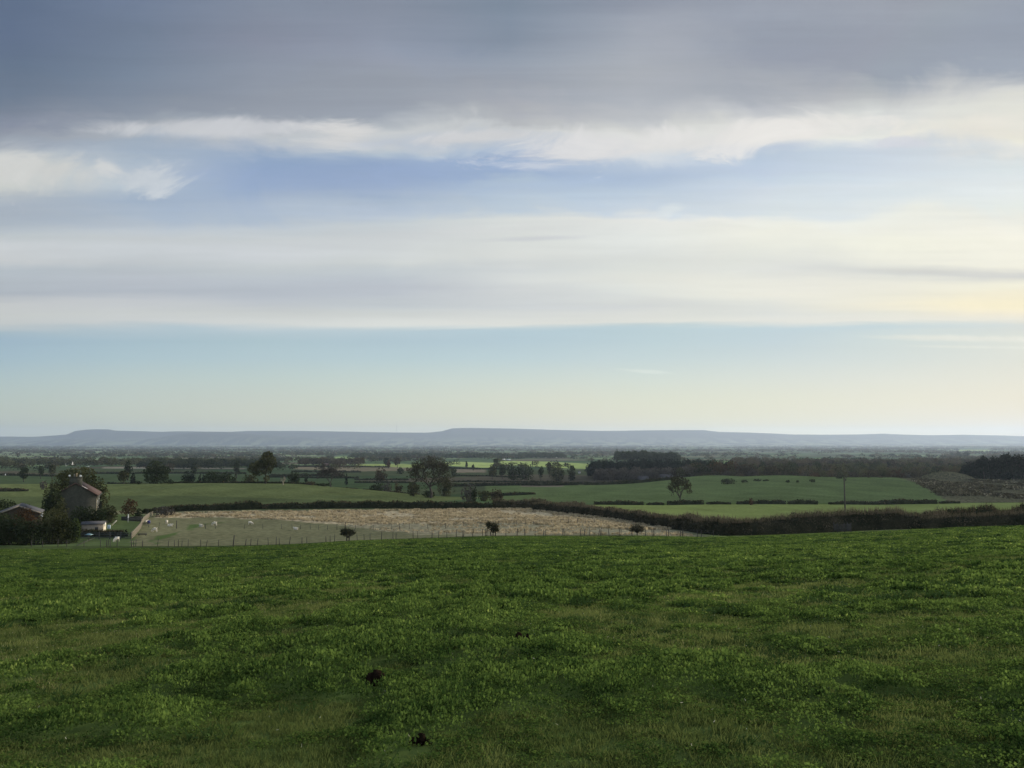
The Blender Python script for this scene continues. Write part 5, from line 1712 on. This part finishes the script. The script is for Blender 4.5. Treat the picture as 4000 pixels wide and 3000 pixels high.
def rail_fence(label, P, h, nr, mat, r=.05, every=2.6):
    """posts and horizontal rails along ground points P"""
    root = empty('rail_fence', P[0], label, 'fence')
    o = P[0]
    for a, c in zip(P[:-1], P[1:]):
        n = max(1, round((c - a).length / every))
        for i in range(n + (1 if c is P[-1] else 0)):
            p = a.lerp(c, i / n)
            p.z = h1(p.x, p.y)
            MB().box((0, 0, h / 2), (r * 1.1, r * 1.1, h / 2 + .12)).build('post', M[mat], root).location = p - o
    for k in range(nr):
        zz = h * (.22 + .74 * k / (nr - 1))
        b = MB()
        for a, c in zip(P[:-1], P[1:]):
            n = max(1, round((c - a).length / every))
            for i in range(n):
                p, q = a.lerp(c, i / n), a.lerp(c, (i + 1) / n)
                p = Vector((p.x, p.y, h1(p.x, p.y))) - o
                q = Vector((q.x, q.y, h1(q.x, q.y))) - o
                d = (q - p)
                s = Vector((-d.y, d.x, 0)).normalized()
                off = s * -.075
                w = .022
                hh = .055
                v = []
                for e in (p, q):
                    for sx, sz in ((-w, -hh), (w, -hh), (w, hh), (-w, hh)):
                        v.append(tuple(e + off + s * sx + Vector((0, 0, zz + sz))))
                b.add(v, [(0, 1, 5, 4), (1, 2, 6, 5), (2, 3, 7, 6), (3, 0, 4, 7), (3, 2, 1, 0), (4, 5, 6, 7)])
        b.build('rail', M[mat], root)
    return root


rail_fence('dark post and rail fence below the garden hut', [at(p, 136.5, 2104) for p in (303, 347, 387, 429, 471, 512)], 1.15, 4, 'darkRail')
rail_fence('pale wooden rail fence curving up beside the garden, catching the light', [at(p, y, 2060) for p, y in ((515, 136.5), (529, 145), (541, 154), (550, 163), (555, 173), (561, 186), (572, 200), (582, 210), (594, 216))], 1.2, 4, 'paleWood', every=3.0)


# ------------------------------------------------------------------ buildings
def stone_material(name, c1, c2, scale=2.2):
    m, g = new_mat(name)
    tc = g.n('ShaderNodeTexCoord')
    sep = g.n('ShaderNodeSeparateXYZ')
    g.link(tc.outputs['Object'], sep.inputs[0])
    v = g.xyz(g.m('ADD', sep.outputs[0], sep.outputs[1]), sep.outputs[2], 0.0)
    br = g.n('ShaderNodeTexBrick')
    br.inputs['Scale'].default_value = scale
    br.inputs['Mortar Size'].default_value = 0.03
    br.inputs['Color1'].default_value = (*c1, 1)
    br.inputs['Color2'].default_value = (*c2, 1)
    br.inputs['Mortar'].default_value = (c1[0] * 1.1, c1[1] * 1.1, c1[2] * 1.05, 1)
    g.link(v, br.inputs['Vector'])
    nz = g.noise(tc.outputs['Object'], .8, 5, .65)
    col = g.vmath('SCALE', br.outputs[0], scale=g.m('MULTIPLY_ADD', nz, 1.1, .45))
    bs = g.n('ShaderNodeBsdfPrincipled', in_Roughness=.95)
    g.link(col, bs.inputs['Base Color'])
    finish(g, bs.outputs[0])
    return m


M['stone'] = stone_material('cottage_stone', (.038, .040, .030), (.064, .066, .050))
M['stone_pale'] = stone_material('dressed_stone', (.42, .36, .25), (.50, .43, .30), 1.5)
M['pantile'] = plain('red_brown_pantile', (.085, .050, .042), .85, .35, 5.0)
M['slate'] = plain('grey_roof', (.075, .075, .08), .7, .25, 4.0)
M['render'] = plain('brown_render', (.055, .045, .034), .9, .25, 2.0)
M['brick'] = plain('dull_brick', (.20, .11, .08), .9, .3, 3.0)
M['hut'] = plain('weathered_hut_boards', (.24, .21, .17), .9, .25, 3.0)
M['hut_end'] = plain('cream_hut_end', (.62, .56, .43), .8, .1, 3.0)
M['glass'] = plain('dark_window_glass', (.015, .018, .02), .15, .2, 2.0)
M['terracotta'] = plain('buff_chimney_pot', (.42, .32, .20), .8, .2, 8.0)
M['potgrey'] = plain('grey_chimney_pot', (.22, .20, .18), .8, .2, 8.0)


def gable_walls(b, W, D, H, A):
    """five-sided walls: half width W, depth D, eave height H, apex A; front face at y=0"""
    v = []
    for y in (0, D):
        v += [(-W, y, -.6), (W, y, -.6), (W, y, H), (0, y, A), (-W, y, H)]
    b.add(v, [(0, 1, 2, 4), (6, 5, 9, 7), (1, 6, 7, 2), (5, 0, 4, 9)], [(4, 2, 3), (7, 9, 8)])
    return b


def gable_roof(b, W, D, H, A, ov=.3, th=.14, side=(-1, 1)):
    s = (A - H) / W
    for sg in side:
        x0, x1 = 0, sg * (W + ov)
        z0, z1 = A + .03, A + .03 - s * (W + ov)
        v = []
        for y in (-ov, D + ov):
            v += [(x0, y, z0), (x1, y, z1), (x1, y, z1 + th), (x0, y, z0 + th)]
        f = [(0, 1, 2, 3), (7, 6, 5, 4), (0, 4, 5, 1), (1, 5, 6, 2), (2, 6, 7, 3), (3, 7, 4, 0)]
        if sg < 0:
            f = [tuple(reversed(q)) for q in f]
        b.add(v, f)
    return b


def cottage():
    Y = 168.0
    p = at(289.5, Y, 2030)
    A = Vof(1889) * Y - p.z
    H = Vof(1936) * Y - p.z
    W, D = 4.15, 12.0
    root = empty('stone_cottage', p, 'rubble stone cottage with red-brown roof, seen gable end on among dark trees', 'house', rz=R(25))
    gable_walls(MB(), W, D, H, A).build('wall', M['stone'], root)
    rf = gable_roof(MB(), W, D, H, A, .32, .16).build('roof', M['pantile'], root)
    ch = MB().box((0, .62, A + .35), (1.18, .5, .95)).box((0, .62, A + 1.36), (1.27, .58, .07)).build('chimney', M['stone'], root)
    for dx, r, h, mt in ((-.35, .15, .55, 'potgrey'), (.10, .16, .72, 'terracotta'), (.62, .13, .42, 'potgrey')):
        MB().tube([(dx, .62, A + 1.41), (dx, .62, A + 1.41 + h), (dx, .62, A + 1.5 + h)], [r, r * .8, r * .95], 8).build('chimney_pot', M[mt], ch)
    for dx, dz in ((-1.22, 1.72), (.88, 1.62)):
        d = MB().ball((dx, .15, A + dz), (.22, .07, .22), 10, 6).tube([(dx, .2, A + dz), (dx, .5, A + dz - .45)], .025, 5)
        d.build('satellite_dish', M['white'], ch)
    # flashing where the stack meets the roof
    b = MB()
    s = (A - H) / W
    b.add([(1.2, .1, A - s * 1.2 + .22), (2.3, .1, A - s * 2.3 + .22), (2.3, .8, A - s * 2.3 + .22), (1.2, .8, A - s * 1.2 + .22)], [(0, 1, 2, 3)])
    b.build('flashing', M['white'], root)
    # long side wall to the right: dressed corner, windows, door
    for i in range(9):
        MB().box((W + .012, .22 + (.1 if i % 2 else 0), .3 + i * .56), (.02, .24 + (.1 if i % 2 else 0), .26)).build('quoin', M['stone_pale'], root)
    for y in (2.0, 8.6):
        for z in (1.5, 4.0):
            if z + .6 > H:
                continue
            f = MB().box((W + .03, y, z), (.05, .55, .62)).build('window', M['white'], root)
            MB().box((W + .06, y, z), (.04, .46, .53)).build('pane', M['glass'], f)
    d = MB().box((W + .03, 4.3, 1.0), (.05, .48, 1.0)).build('door', M['darkRail'], root)
    MB().ball((W + .11, 4.0, 1.0), .04, 6, 4).build('handle', M['white'], d)
    MB().tube([(W + .4, -.3, H - .28), (W + .4, D + .3, H - .28)], .06, 6).build('gutter', M['black'], root)


cottage()


def low_house():
    Y = 133.0
    p = at(70, Y, 2080)
    A = Vof(1977) * Y - p.z
    H = Vof(2006) * Y - p.z
    W, D = 3.15, 6.0
    root = empty('low_house', p, 'low brown gabled house with pale roof edges behind a rusty tree', 'house', rz=R(28))
    gable_walls(MB(), W, D, H, A).build('wall', M['render'], root)
    gable_roof(MB(), W, D, H, A, .3, .12).build('roof', M['slate'], root)
    s = (A - H) / W
    for sg in (-1, 1):
        v = []
        for y in (-.36, -.31):
            v += [(0, y, A - .10), (sg * (W + .3), y, A - .10 - s * (W + .3)), (sg * (W + .3), y, A + .16 - s * (W + .3)), (0, y, A + .16)]
        f = [(0, 1, 2, 3), (7, 6, 5, 4), (0, 4, 5, 1), (1, 5, 6, 2), (2, 6, 7, 3), (3, 7, 4, 0)]
        MB().add(v, f if sg > 0 else [tuple(reversed(q)) for q in f]).build('bargeboard', M['hut'], root)
    MB().box((W + .28, -.2, H - .45), (.16, .2, .34)).build('eaves_box', M['white'], root)
    MB().tube([(W + .1, -.05, -.2), (W + .1, -.05, H - .5)], .05, 6).build('downpipe', M['black'], root)
    f = MB().box((0.3, -.03, 1.6), (.7, .05, .55)).build('window', M['white'], root)
    MB().box((0.3, -.06, 1.6), (.6, .04, .46)).build('pane', M['glass'], f)


low_house()


def hut():
    Y = 147.5
    p = at(366, Y, 2082)
    zt = Vof(2037) * Y - p.z
    W, D = 1.85, 1.15
    root = empty('garden_hut', p, 'small weathered board hut with felt roof and one dark window, above the clipped hedge', 'hut', rz=R(17))
    he = zt - .42
    b = MB().box((0, 0, he / 2), (W, D, he / 2))
    b.build('wall', M['hut'], root)
    e = MB()
    e.add([(W + .01, -D, 0), (W + .01, D, 0), (W + .01, D, he), (W + .01, 0, zt - .06), (W + .01, -D, he)], [(0, 1, 2, 4)], [(4, 2, 3)])
    e.add([(-W - .01, -D, 0), (-W - .01, D, 0), (-W - .01, D, he), (-W - .01, 0, zt - .06), (-W - .01, -D, he)], [(4, 2, 1, 0)], [(3, 2, 4)])
    e.build('end_wall', M['hut_end'], root)
    r = MB()
    for sg in (-1, 1):
        v = []
        for x in (-W - .2, W + .2):
            v += [(x, 0, zt), (x, sg * (D + .18), he - .02), (x, sg * (D + .18), he + .06), (x, 0, zt + .08)]
        f = [(0, 1, 2, 3), (7, 6, 5, 4), (0, 4, 5, 1), (1, 5, 6, 2), (2, 6, 7, 3), (3, 7, 4, 0)]
        r.add(v, f if sg < 0 else [tuple(reversed(q)) for q in f])
    r.build('roof', M['slate'], root)
    w = MB().box((.70, -D - .02, he * .52), (.30, .04, .34)).build('window', M['hut'], root)
    MB().box((.70, -D - .045, he * .52), (.25, .03, .29)).build('pane', M['glass'], w)
    MB().box((W + .03, -.1, he - .1), (.03, .5, .35)).build('gable_board', M['white'], root)


hut()


def farm(label, px, py, w, h, wall, roof, rz=0.0, depth=8., name='farmhouse', cat='house', Y=None, win=True, pyt=None):
    """far building: w, h in photograph pixels"""
    p = at(px, Y, py) if Y else hit(px, py, 400)
    Y = p.y
    W = w / FPX * Y / 2
    T = (Vof(pyt) * Y - p.z) if pyt else max(3.0, h / FPX * Y)
    He = T * .62
    root = empty(name, p, label, cat, 'far farms and houses', rz=rz)
    MB().box((0, 0, He / 2), (W, depth / 2, He / 2)).build('wall', M[wall], root)
    r = MB()
    for sg in (-1, 1):
        v = []
        for x in (-W - .3, W + .3):
            v += [(x, 0, T), (x, sg * (depth / 2 + .4), He - .1), (x, sg * (depth / 2 + .4), He + .15), (x, 0, T + .25)]
        f = [(0, 1, 2, 3), (7, 6, 5, 4), (0, 4, 5, 1), (1, 5, 6, 2), (2, 6, 7, 3), (3, 7, 4, 0)]
        r.add(v, f if sg < 0 else [tuple(reversed(q)) for q in f])
    r.add([(-W, -depth / 2, He), (-W, depth / 2, He), (-W, 0, T)], t=[(0, 2, 1)])
    r.add([(W, -depth / 2, He), (W, depth / 2, He), (W, 0, T)], t=[(0, 1, 2)])
    r.build('roof', M[roof], root)
    if win:
        for i in range(3):
            MB().box((W * (-.6 + .6 * i), -depth / 2 - .03, He * .55), (min(.6, W * .12), .05, He * .16)).build('window', M['glass'], root)
    return root


M['metalroof'] = plain('pale_sheet_roof', (.68, .70, .72), .5, .1, .2)
farm('grey stone hall half hidden in the valley trees, left of the brown wood', 2600, 1876, 50, 30, 'stone', 'slate', Y=705, depth=11, pyt=1852)
farm('pale end wing of the stone hall among the valley trees', 2655, 1876, 20, 30, 'stone_pale', 'slate', Y=712, depth=10, pyt=1849)
farm('bluish roofed barn low among the valley trees', 2512, 1876, 38, 12, 'stone', 'slate', Y=700, name='barn', cat='barn', depth=12, win=False, pyt=1859)
farm('brick farmhouse in trees left of the bright fields', 1275, 1822, 22, 12, 'brick', 'pantile')
farm('second brick farm building beside the brick farmhouse', 1305, 1823, 18, 10, 'brick', 'pantile', rz=.3, name='barn', cat='barn')
farm('long barn with pale sheet roof beyond the bright fields', 2024, 1790, 31, 7, 'stone', 'metalroof', name='barn', cat='barn', depth=22, win=False)
farm('pale roofed shed above the spreading tree by the bright fields, left', 1963, 1799, 20, 6, 'stone', 'metalroof', name='barn', cat='barn', depth=14, win=False)
farm('pale roofed shed above the spreading tree by the bright fields, right', 1986, 1800, 14, 5, 'stone', 'metalroof', rz=.4, name='barn', cat='barn', depth=12, win=False)
farm('white distant farmhouse on the far left of the plain', 71, 1769, 9, 7, 'white', 'slate')
farm('white cottage in front of the dark evergreen wood', 2263, 1849, 8, 7, 'white', 'slate', name='cottage', depth=6)
farm('tiny white house in the trees of the plain, left one', 2132, 1788, 6, 6, 'white', 'slate', name='cottage')
farm('tiny white house in the trees of the plain, right one', 2173, 1788, 6, 6, 'white', 'pantile', name='cottage', rz=.5)
farm('pale roofed farm shed in the tree belt left of the tallest tree', 858, 1804, 18, 5, 'stone', 'metalroof', name='barn', cat='barn', depth=14, win=False)


# ------------------------------------------------------------------ sheep
def sheep_mesh(pose):
    """one continuous body: spine, neck and head, four jointed legs. faces +x"""
    V, E, Rr = [], [], []

    def add(p, r, par=None):
        V.append(p); Rr.append(r)
        if par is not None:
            E.append((par, len(V) - 1))
        return len(V) - 1
    lie = pose == 'lying'
    z = .34 if lie else .62
    a = add((-.18, 0, z), .25)                      # pelvis, root
    rump = add((-.42, 0, z - .02), .20, a)
    add((-.55, 0, z - .12), .05, rump)              # tail
    mid = add((.05, 0, z), .27, a)
    sh = add((.32, 0, z), .23, mid)
    if pose == 'grazing':
        nk = add((.52, 0, z - .12), .13, sh); hd = add((.66, 0, z - .38), .085, nk); mz = add((.70, 0, z - .54), .05, hd)
    elif pose == 'lying':
        nk = add((.46, 0, z + .14), .13, sh); hd = add((.58, 0, z + .24), .085, nk); mz = add((.72, 0, z + .17), .05, hd)
    else:
        nk = add((.46, 0, z + .20), .12, sh); hd = add((.56, 0, z + .34), .085, nk); mz = add((.72, 0, z + .27), .05, hd)
    for s in (-1, 1):
        add((V[hd][0] - .03, s * .15, V[hd][2] + .03), .025, hd)          # ears
        if lie:
            k = add((.34, s * .17, .16), .07, sh); add((.50, s * .16, .06), .04, k)
            k = add((-.22, s * .22, .16), .09, rump); add((-.02, s * .24, .06), .045, k)
        else:
            k = add((.33, s * .13, z - .28), .065, sh); k2 = add((.34, s * .13, .20), .038, k); add((.33, s * .13, .02), .036, k2)
            k = add((-.34, s * .14, z - .24), .085, rump); k2 = add((-.45, s * .14, .26), .042, k); add((-.41, s * .14, .02), .036, k2)
    me = bpy.data.meshes.new('sheep')
    me.from_pydata([Vector(v) for v in V], E, [])
    o = bpy.data.objects.new('sheep', me)
    COL.objects.link(o)
    m = o.modifiers.new('skin', 'SKIN')
    for i, r in enumerate(Rr):
        me.skin_vertices[0].data[i].radius = (r, r)
    me.skin_vertices[0].data[0].use_root = True
    sub = o.modifiers.new('sub', 'SUBSURF')
    sub.levels = sub.render_levels = 2
    me.materials.append(M['wool'])
    dg = bpy.context.evaluated_depsgraph_get()
    ev = bpy.data.meshes.new_from_object(o.evaluated_get(dg))
    bpy.data.objects.remove(o)
    ev.materials.clear()
    ev.materials.append(M['wool'])
    for p in ev.polygons:
        p.use_smooth = True
    return ev


SM = {k: sheep_mesh(k) for k in ('standing', 'grazing', 'lying')}
for px, py, pose, rz, sc_, lab, grp in [
        (455, 2117, 'grazing', -1.9, 1.0, 'white sheep facing the camera just behind the near fence, below the dark rail fence', 0),
        (604, 2079, 'grazing', 3.0, 1.05, 'white sheep grazing to the left, right of the pale curving fence', 0),
        (651, 2047, 'standing', -1.3, 1.0, 'white sheep standing upright, left of a tall post', 0),
        (664, 2057, 'lying', .1, 1.0, 'white sheep lying just below the standing sheep', 0),
        (786, 2059, 'lying', 2.6, 1.1, 'white sheep resting by a leaning post in mid pasture', 0),
        (838, 2054, 'grazing', 3.1, 1.1, 'white sheep grazing beside a dark post, right of the resting sheep', 0),
        (978, 2050, 'grazing', .2, .95, 'creamy sheep grazing at the edge of the tan grass', 0),
        (1156, 2070, 'lying', 3.0, 1.0, 'white sheep lying by the second fence, farthest right of the flock', 0),
        (572, 2044, 'standing', 1.2, .8, 'white sheep partly behind the pale fence, next to the blue drum', 0),
        (35, 1820, 'standing', .3, 1.3, 'tiny white sheep far off on the left meadow, leftmost of four', 1),
        (45, 1820, 'grazing', 2.8, 1.3, 'tiny white sheep far off on the left meadow, close to the leftmost', 1),
        (119, 1820, 'standing', .2, 1.3, 'tiny white sheep far off above the two meadow trees, left one', 1),
        (161, 1821, 'grazing', 3.0, 1.3, 'tiny white sheep far off above the two meadow trees, right one', 1)]:
    o = bpy.data.objects.new('sheep', SM[pose])
    COL.objects.link(o)
    p = hit(px, py, 121 if not grp else 700)
    o.location = p
    o.rotation_euler = (0, 0, rz)
    o.scale = (sc_,) * 3
    tag(o, lab, 'sheep', 'far sheep on the left meadow' if grp else 'sheep in the tan pasture')


# ------------------------------------------------------------------ gulls over the garden tree
def gull(px, py, Y, rz, bank, flap, lab):
    p = Vector((Uof(px, py) * Y, Y, Vof(py) * Y))
    root = empty('gull', p, lab, 'bird', 'white gulls flying over the garden tree')
    root.rotation_euler = (bank, .2, rz)
    b = MB()
    b.tube([(-.30, 0, .0), (-.18, 0, 0), (0, 0, 0), (.14, 0, .02), (.22, 0, .03), (.28, 0, .02)], [.012, .05, .075, .055, .04, .008], 8)
    b.add([(-.22, -.03, 0), (-.22, .03, 0), (-.36, .08, .0), (-.36, -.08, 0)], [(0, 1, 2, 3)])
    b.build('body', M['gull'], root)
    for s in (-1, 1):
        w = MB()
        c, sn = math.cos(flap), math.sin(flap)
        pts = [(.10, .04, 0, -.10), (.14, .28, .28, -.04), (.06, .52, .52, -.05), (-.08, .66, .66, -.10)]
        v = []
        for (xf, sp, _, xb) in pts:
            y, z = sp * c, sp * sn
            v += [(xf, s * y, z + .012), (xb - .02, s * y, z), ]
        v2 = [(a, b_, c_ - .015) for a, b_, c_ in v]
        n = len(v)
        f = [(2 * i, 2 * i + 2, 2 * i + 3, 2 * i + 1) for i in range(3)]
        f2 = [tuple(n + k for k in reversed(q)) for q in f]
        sd = [(2 * i, n + 2 * i, n + 2 * i + 2, 2 * i + 2) for i in range(3)] + [(2 * i + 3, n + 2 * i + 3, n + 2 * i + 1, 2 * i + 1) for i in range(3)]
        w.add(v + v2, f + f2 + sd)
        w.build('wing', M['gull'], root)


gull(258, 1820, 182, 2.3, .5, .9, 'gull with raised wings, leftmost over the garden tree')
gull(283, 1814, 186, 1.3, .7, .8, 'smallest gull, side-on between the other two')
gull(347, 1822, 180, -1.2, .4, .35, 'gull with spread wings banking at the right above the garden tree')
gull(20.5, 1856, 300, .6, .4, .6, 'single distant gull low over the left meadow')

# ------------------------------------------------------------------ pole, pen and small garden things
Y = 138.0
p = at(3304, Y, 2080)
zt = Vof(1866) * Y - p.z
root = empty('utility_pole', p, 'tall wooden utility pole standing in the right-hand hedge', 'pole')
MB().tube([(0, 0, -.4), (0, 0, zt * .5), (0, 0, zt)], [.15, .125, .10], 10).build('shaft', M['post'], root)
MB().box((.12, -.12, zt - .05), (.36, .05, .05)).build('crossarm', M['post'], root)
for dx in (-.16, .12, .42):
    MB().tube([(dx, -.12, zt), (dx, -.12, zt + .10), (dx, -.12, zt + .2)], [.03, .055, .03], 7).build('insulator', M['black'], root)
MB().box((.22, -.14, zt - .35), (.07, .07, .17)).build('switch_box', M['black'], root)

p = at(3300, 115.5, 2078)
p.z = max(p.z, Vof(2076) * 115.5)
root = empty('hurdle_pen', p, 'small pen of grey horizontal boards at the foot of the utility pole', 'pen', rz=R(4))
for side, x0, x1, y0, y1 in ((0, -1.08, -.03, 0, 0), (1, .06, 1.05, 0, .1), (2, -1.08, -1.08, 0, 1.1), (3, 1.05, 1.05, .1, 1.2)):
    b = MB()
    for k in range(5):
        z = .15 + k * .2
        L_ = math.hypot(x1 - x0, y1 - y0) / 2
        b.box(((x0 + x1) / 2, (y0 + y1) / 2, z + .012 * (k % 2)), (L_, .018, .065), rz=math.atan2(y1 - y0, x1 - x0))
    b.build('board_panel', M['boardgrey'] if 'boardgrey' in M else M['post'], root)
for x, y in ((-1.08, 0), (.015, .05), (1.05, .1), (-1.08, 1.1), (1.05, 1.2)):
    MB().box((x, y + .06, .55), (.05, .05, .7)).build('post', M['post'], root)

# blue drum, trough, gas bottles, posts
p = hit(581, 2046, 140)
root = empty('drum', p, 'dark blue plastic drum against the pale curving fence', 'drum')
MB().tube([(0, 0, 0), (0, 0, .25), (0, 0, .5), (0, 0, .72)], [.30, .34, .34, .29], 14).build('body', M['blue'], root)
MB().tube([(0, 0, .70), (0, 0, .75)], [.26, .26], 14).build('lid', M['blue'], root)
p = hit(556, 2092, 130)
root = empty('feed_trough', p, 'low grey feed trough on the grass right of the rail fence corner', 'trough', rz=.1)
b = MB().box((0, 0, .22), (.75, .16, .02)).box((0, -.18, .28), (.75, .02, .09)).box((0, .18, .28), (.75, .02, .09)).box((-.76, 0, .28), (.02, .2, .09)).box((.76, 0, .28), (.02, .2, .09))
b.build('basin', M['post'], root)
for dx in (-.6, .6):
    MB().box((dx, -.15, .09), (.03, .03, .11)).box((dx, .15, .09), (.03, .03, .11)).build('leg', M['post'], root)
p = hit(567, 2060, 140)
root = empty('hay_rack', p, 'dark metal hay rack behind the pale fence, below the blue drum', 'rack', rz=.3)
for s in (-1, 1):
    b = MB()
    for i in range(9):
        x = -.7 + i * .175
        b.tube([(x, 0, .35), (x, s * .35, .95)], .02, 4)
    b.tube([(-.7, s * .35, .95), (.7, s * .35, .95)], .03, 5)
    b.build('side', M['black'], root)
for x in (-.7, .7):
    MB().tube([(x, -.3, 0), (x, 0, .9)], .03, 5).tube([(x, .3, 0), (x, 0, .9)], .03, 5).build('leg', M['black'], root)
for px, lab in ((422, 'pale blue gas bottle right of the hut, left one of two'), (428.5, 'pale blue gas bottle right of the hut, right one of two')):
    q = at(px, 145.5, 2066)
    q.z = max(q.z, Vof(2066) * 145.5)
    root = empty('gas_bottle', q, lab, 'gas bottle', 'pale gas bottles by the garden hut')
    MB().tube([(0, 0, 0), (0, 0, .08), (0, 0, .62), (0, 0, .76)], [.12, .145, .145, .05], 12).build('body', M['palebottle'] if 'palebottle' in M else M['white'], root)
    MB().tube([(0, 0, .75), (0, 0, .84)], [.035, .035], 8).build('valve', M['post'], root)
q = at(440, 149, 2050)
q.z = Vof(2049) * 149
o = MB().box((0, 0, .42), (.10, .025, .62)).build('leaning_board', M['hut_end'])
o.location = q
o.rotation_euler = (0, R(42), .3)
tag(o, 'pale board leaning on the shrub right of the gas bottles', 'board')
q = at(500.5, 170, 2030)
q.z = Vof(2030) * 170
root = empty('closed_parasol', q, 'closed white parasol standing on the cottage lawn', 'parasol')
MB().tube([(0, 0, .25), (0, 0, .45), (0, 0, 1.0), (0, 0, 1.22)], [.06, .13, .09, .02], 10).build('canopy', M['white'], root)
MB().tube([(0, 0, -.6), (0, 0, .3)], .03, 6).build('pole', M['white'], root)
# low garden wall behind the lawn
pa, pb = at(475, 186, 2025), at(552, 186, 2025)
pa.z = pb.z = 0
zb = Vof(2031) * 186
b = MB()
L_ = (pb - pa).length
b.box((L_ / 2, 0, .25), (L_ / 2, .15, .75)).box((L_ / 2, 0, 1.04), (L_ / 2 + .05, .2, .04))
o = b.build('garden_wall', M['stone'])
o.location = (pa.x, pa.y, zb - .3)
o.rotation_euler = (0, 0, math.atan2(pb.y - pa.y, pb.x - pa.x))
tag(o, 'low grey stone wall at the back of the cottage lawn', 'wall', kind='thing')
# bird table
q = hit(346, 2114, 121)
root = empty('bird_table', q, 'pole-mounted bird table with pale blue roof before the dark rail fence', 'bird table')
zt = Vof(2084) * q.y - q.z
MB().tube([(0, 0, -.2), (0, 0, zt - .35)], .045, 6).build('pole', M['post'], root)
MB().box((0, 0, zt - .34), (.34, .30, .03)).build('tray', M['darkRail'], root)
MB().add([(-.58, -.42, zt - .22), (.58, -.42, zt - .22), (.58, .42, zt - .22), (-.58, .42, zt - .22), (-.2, 0, zt), (.2, 0, zt)], [(0, 1, 5, 4), (2, 3, 4, 5), (3, 2, 1, 0)], [(1, 2, 5), (3, 0, 4)]).build('roof', M['teal'], root)
for a in (-.3, .3):
    MB().box((a, -.25, zt - .26), (.02, .02, .08)).box((a, .25, zt - .26), (.02, .02, .08)).build('upright', M['darkRail'], root)
pa, pb = hit(300, 2133, 121), hit(369, 2109, 121)
o = MB().tube([(0, 0, .05), tuple((pb - pa) * .5 + Vector((0, 0, .25))), tuple(pb - pa + Vector((0, 0, .35)))], [.05, .05, .04], 6).build('fallen_pole', M['post'])
o.location = pa
tag(o, 'thin dark pole lying slantwise on the grass behind the near fence', 'pole')
o = MB().ball((0, 0, .12), (.28, .2, .26), 8, 6, .35).build('pale_stone', M['stone_pale'])
o.location = hit(1987, 2061, 121)
tag(o, 'pale stone in the pasture right of the middle hawthorn', 'stone')
# television mast on the moor
q = Vector((Uof(1549, 1688) * 19900, 19900, Vof(1689) * 19900))
o = MB().tube([(0, 0, -30), (0, 0, 150), (0, 0, 290)], [3.0, 2.4, 1.2], 6).build('transmitter_mast', M['wire'])
o.location = q
tag(o, 'thin transmitter mast rising from the far moor', 'mast')
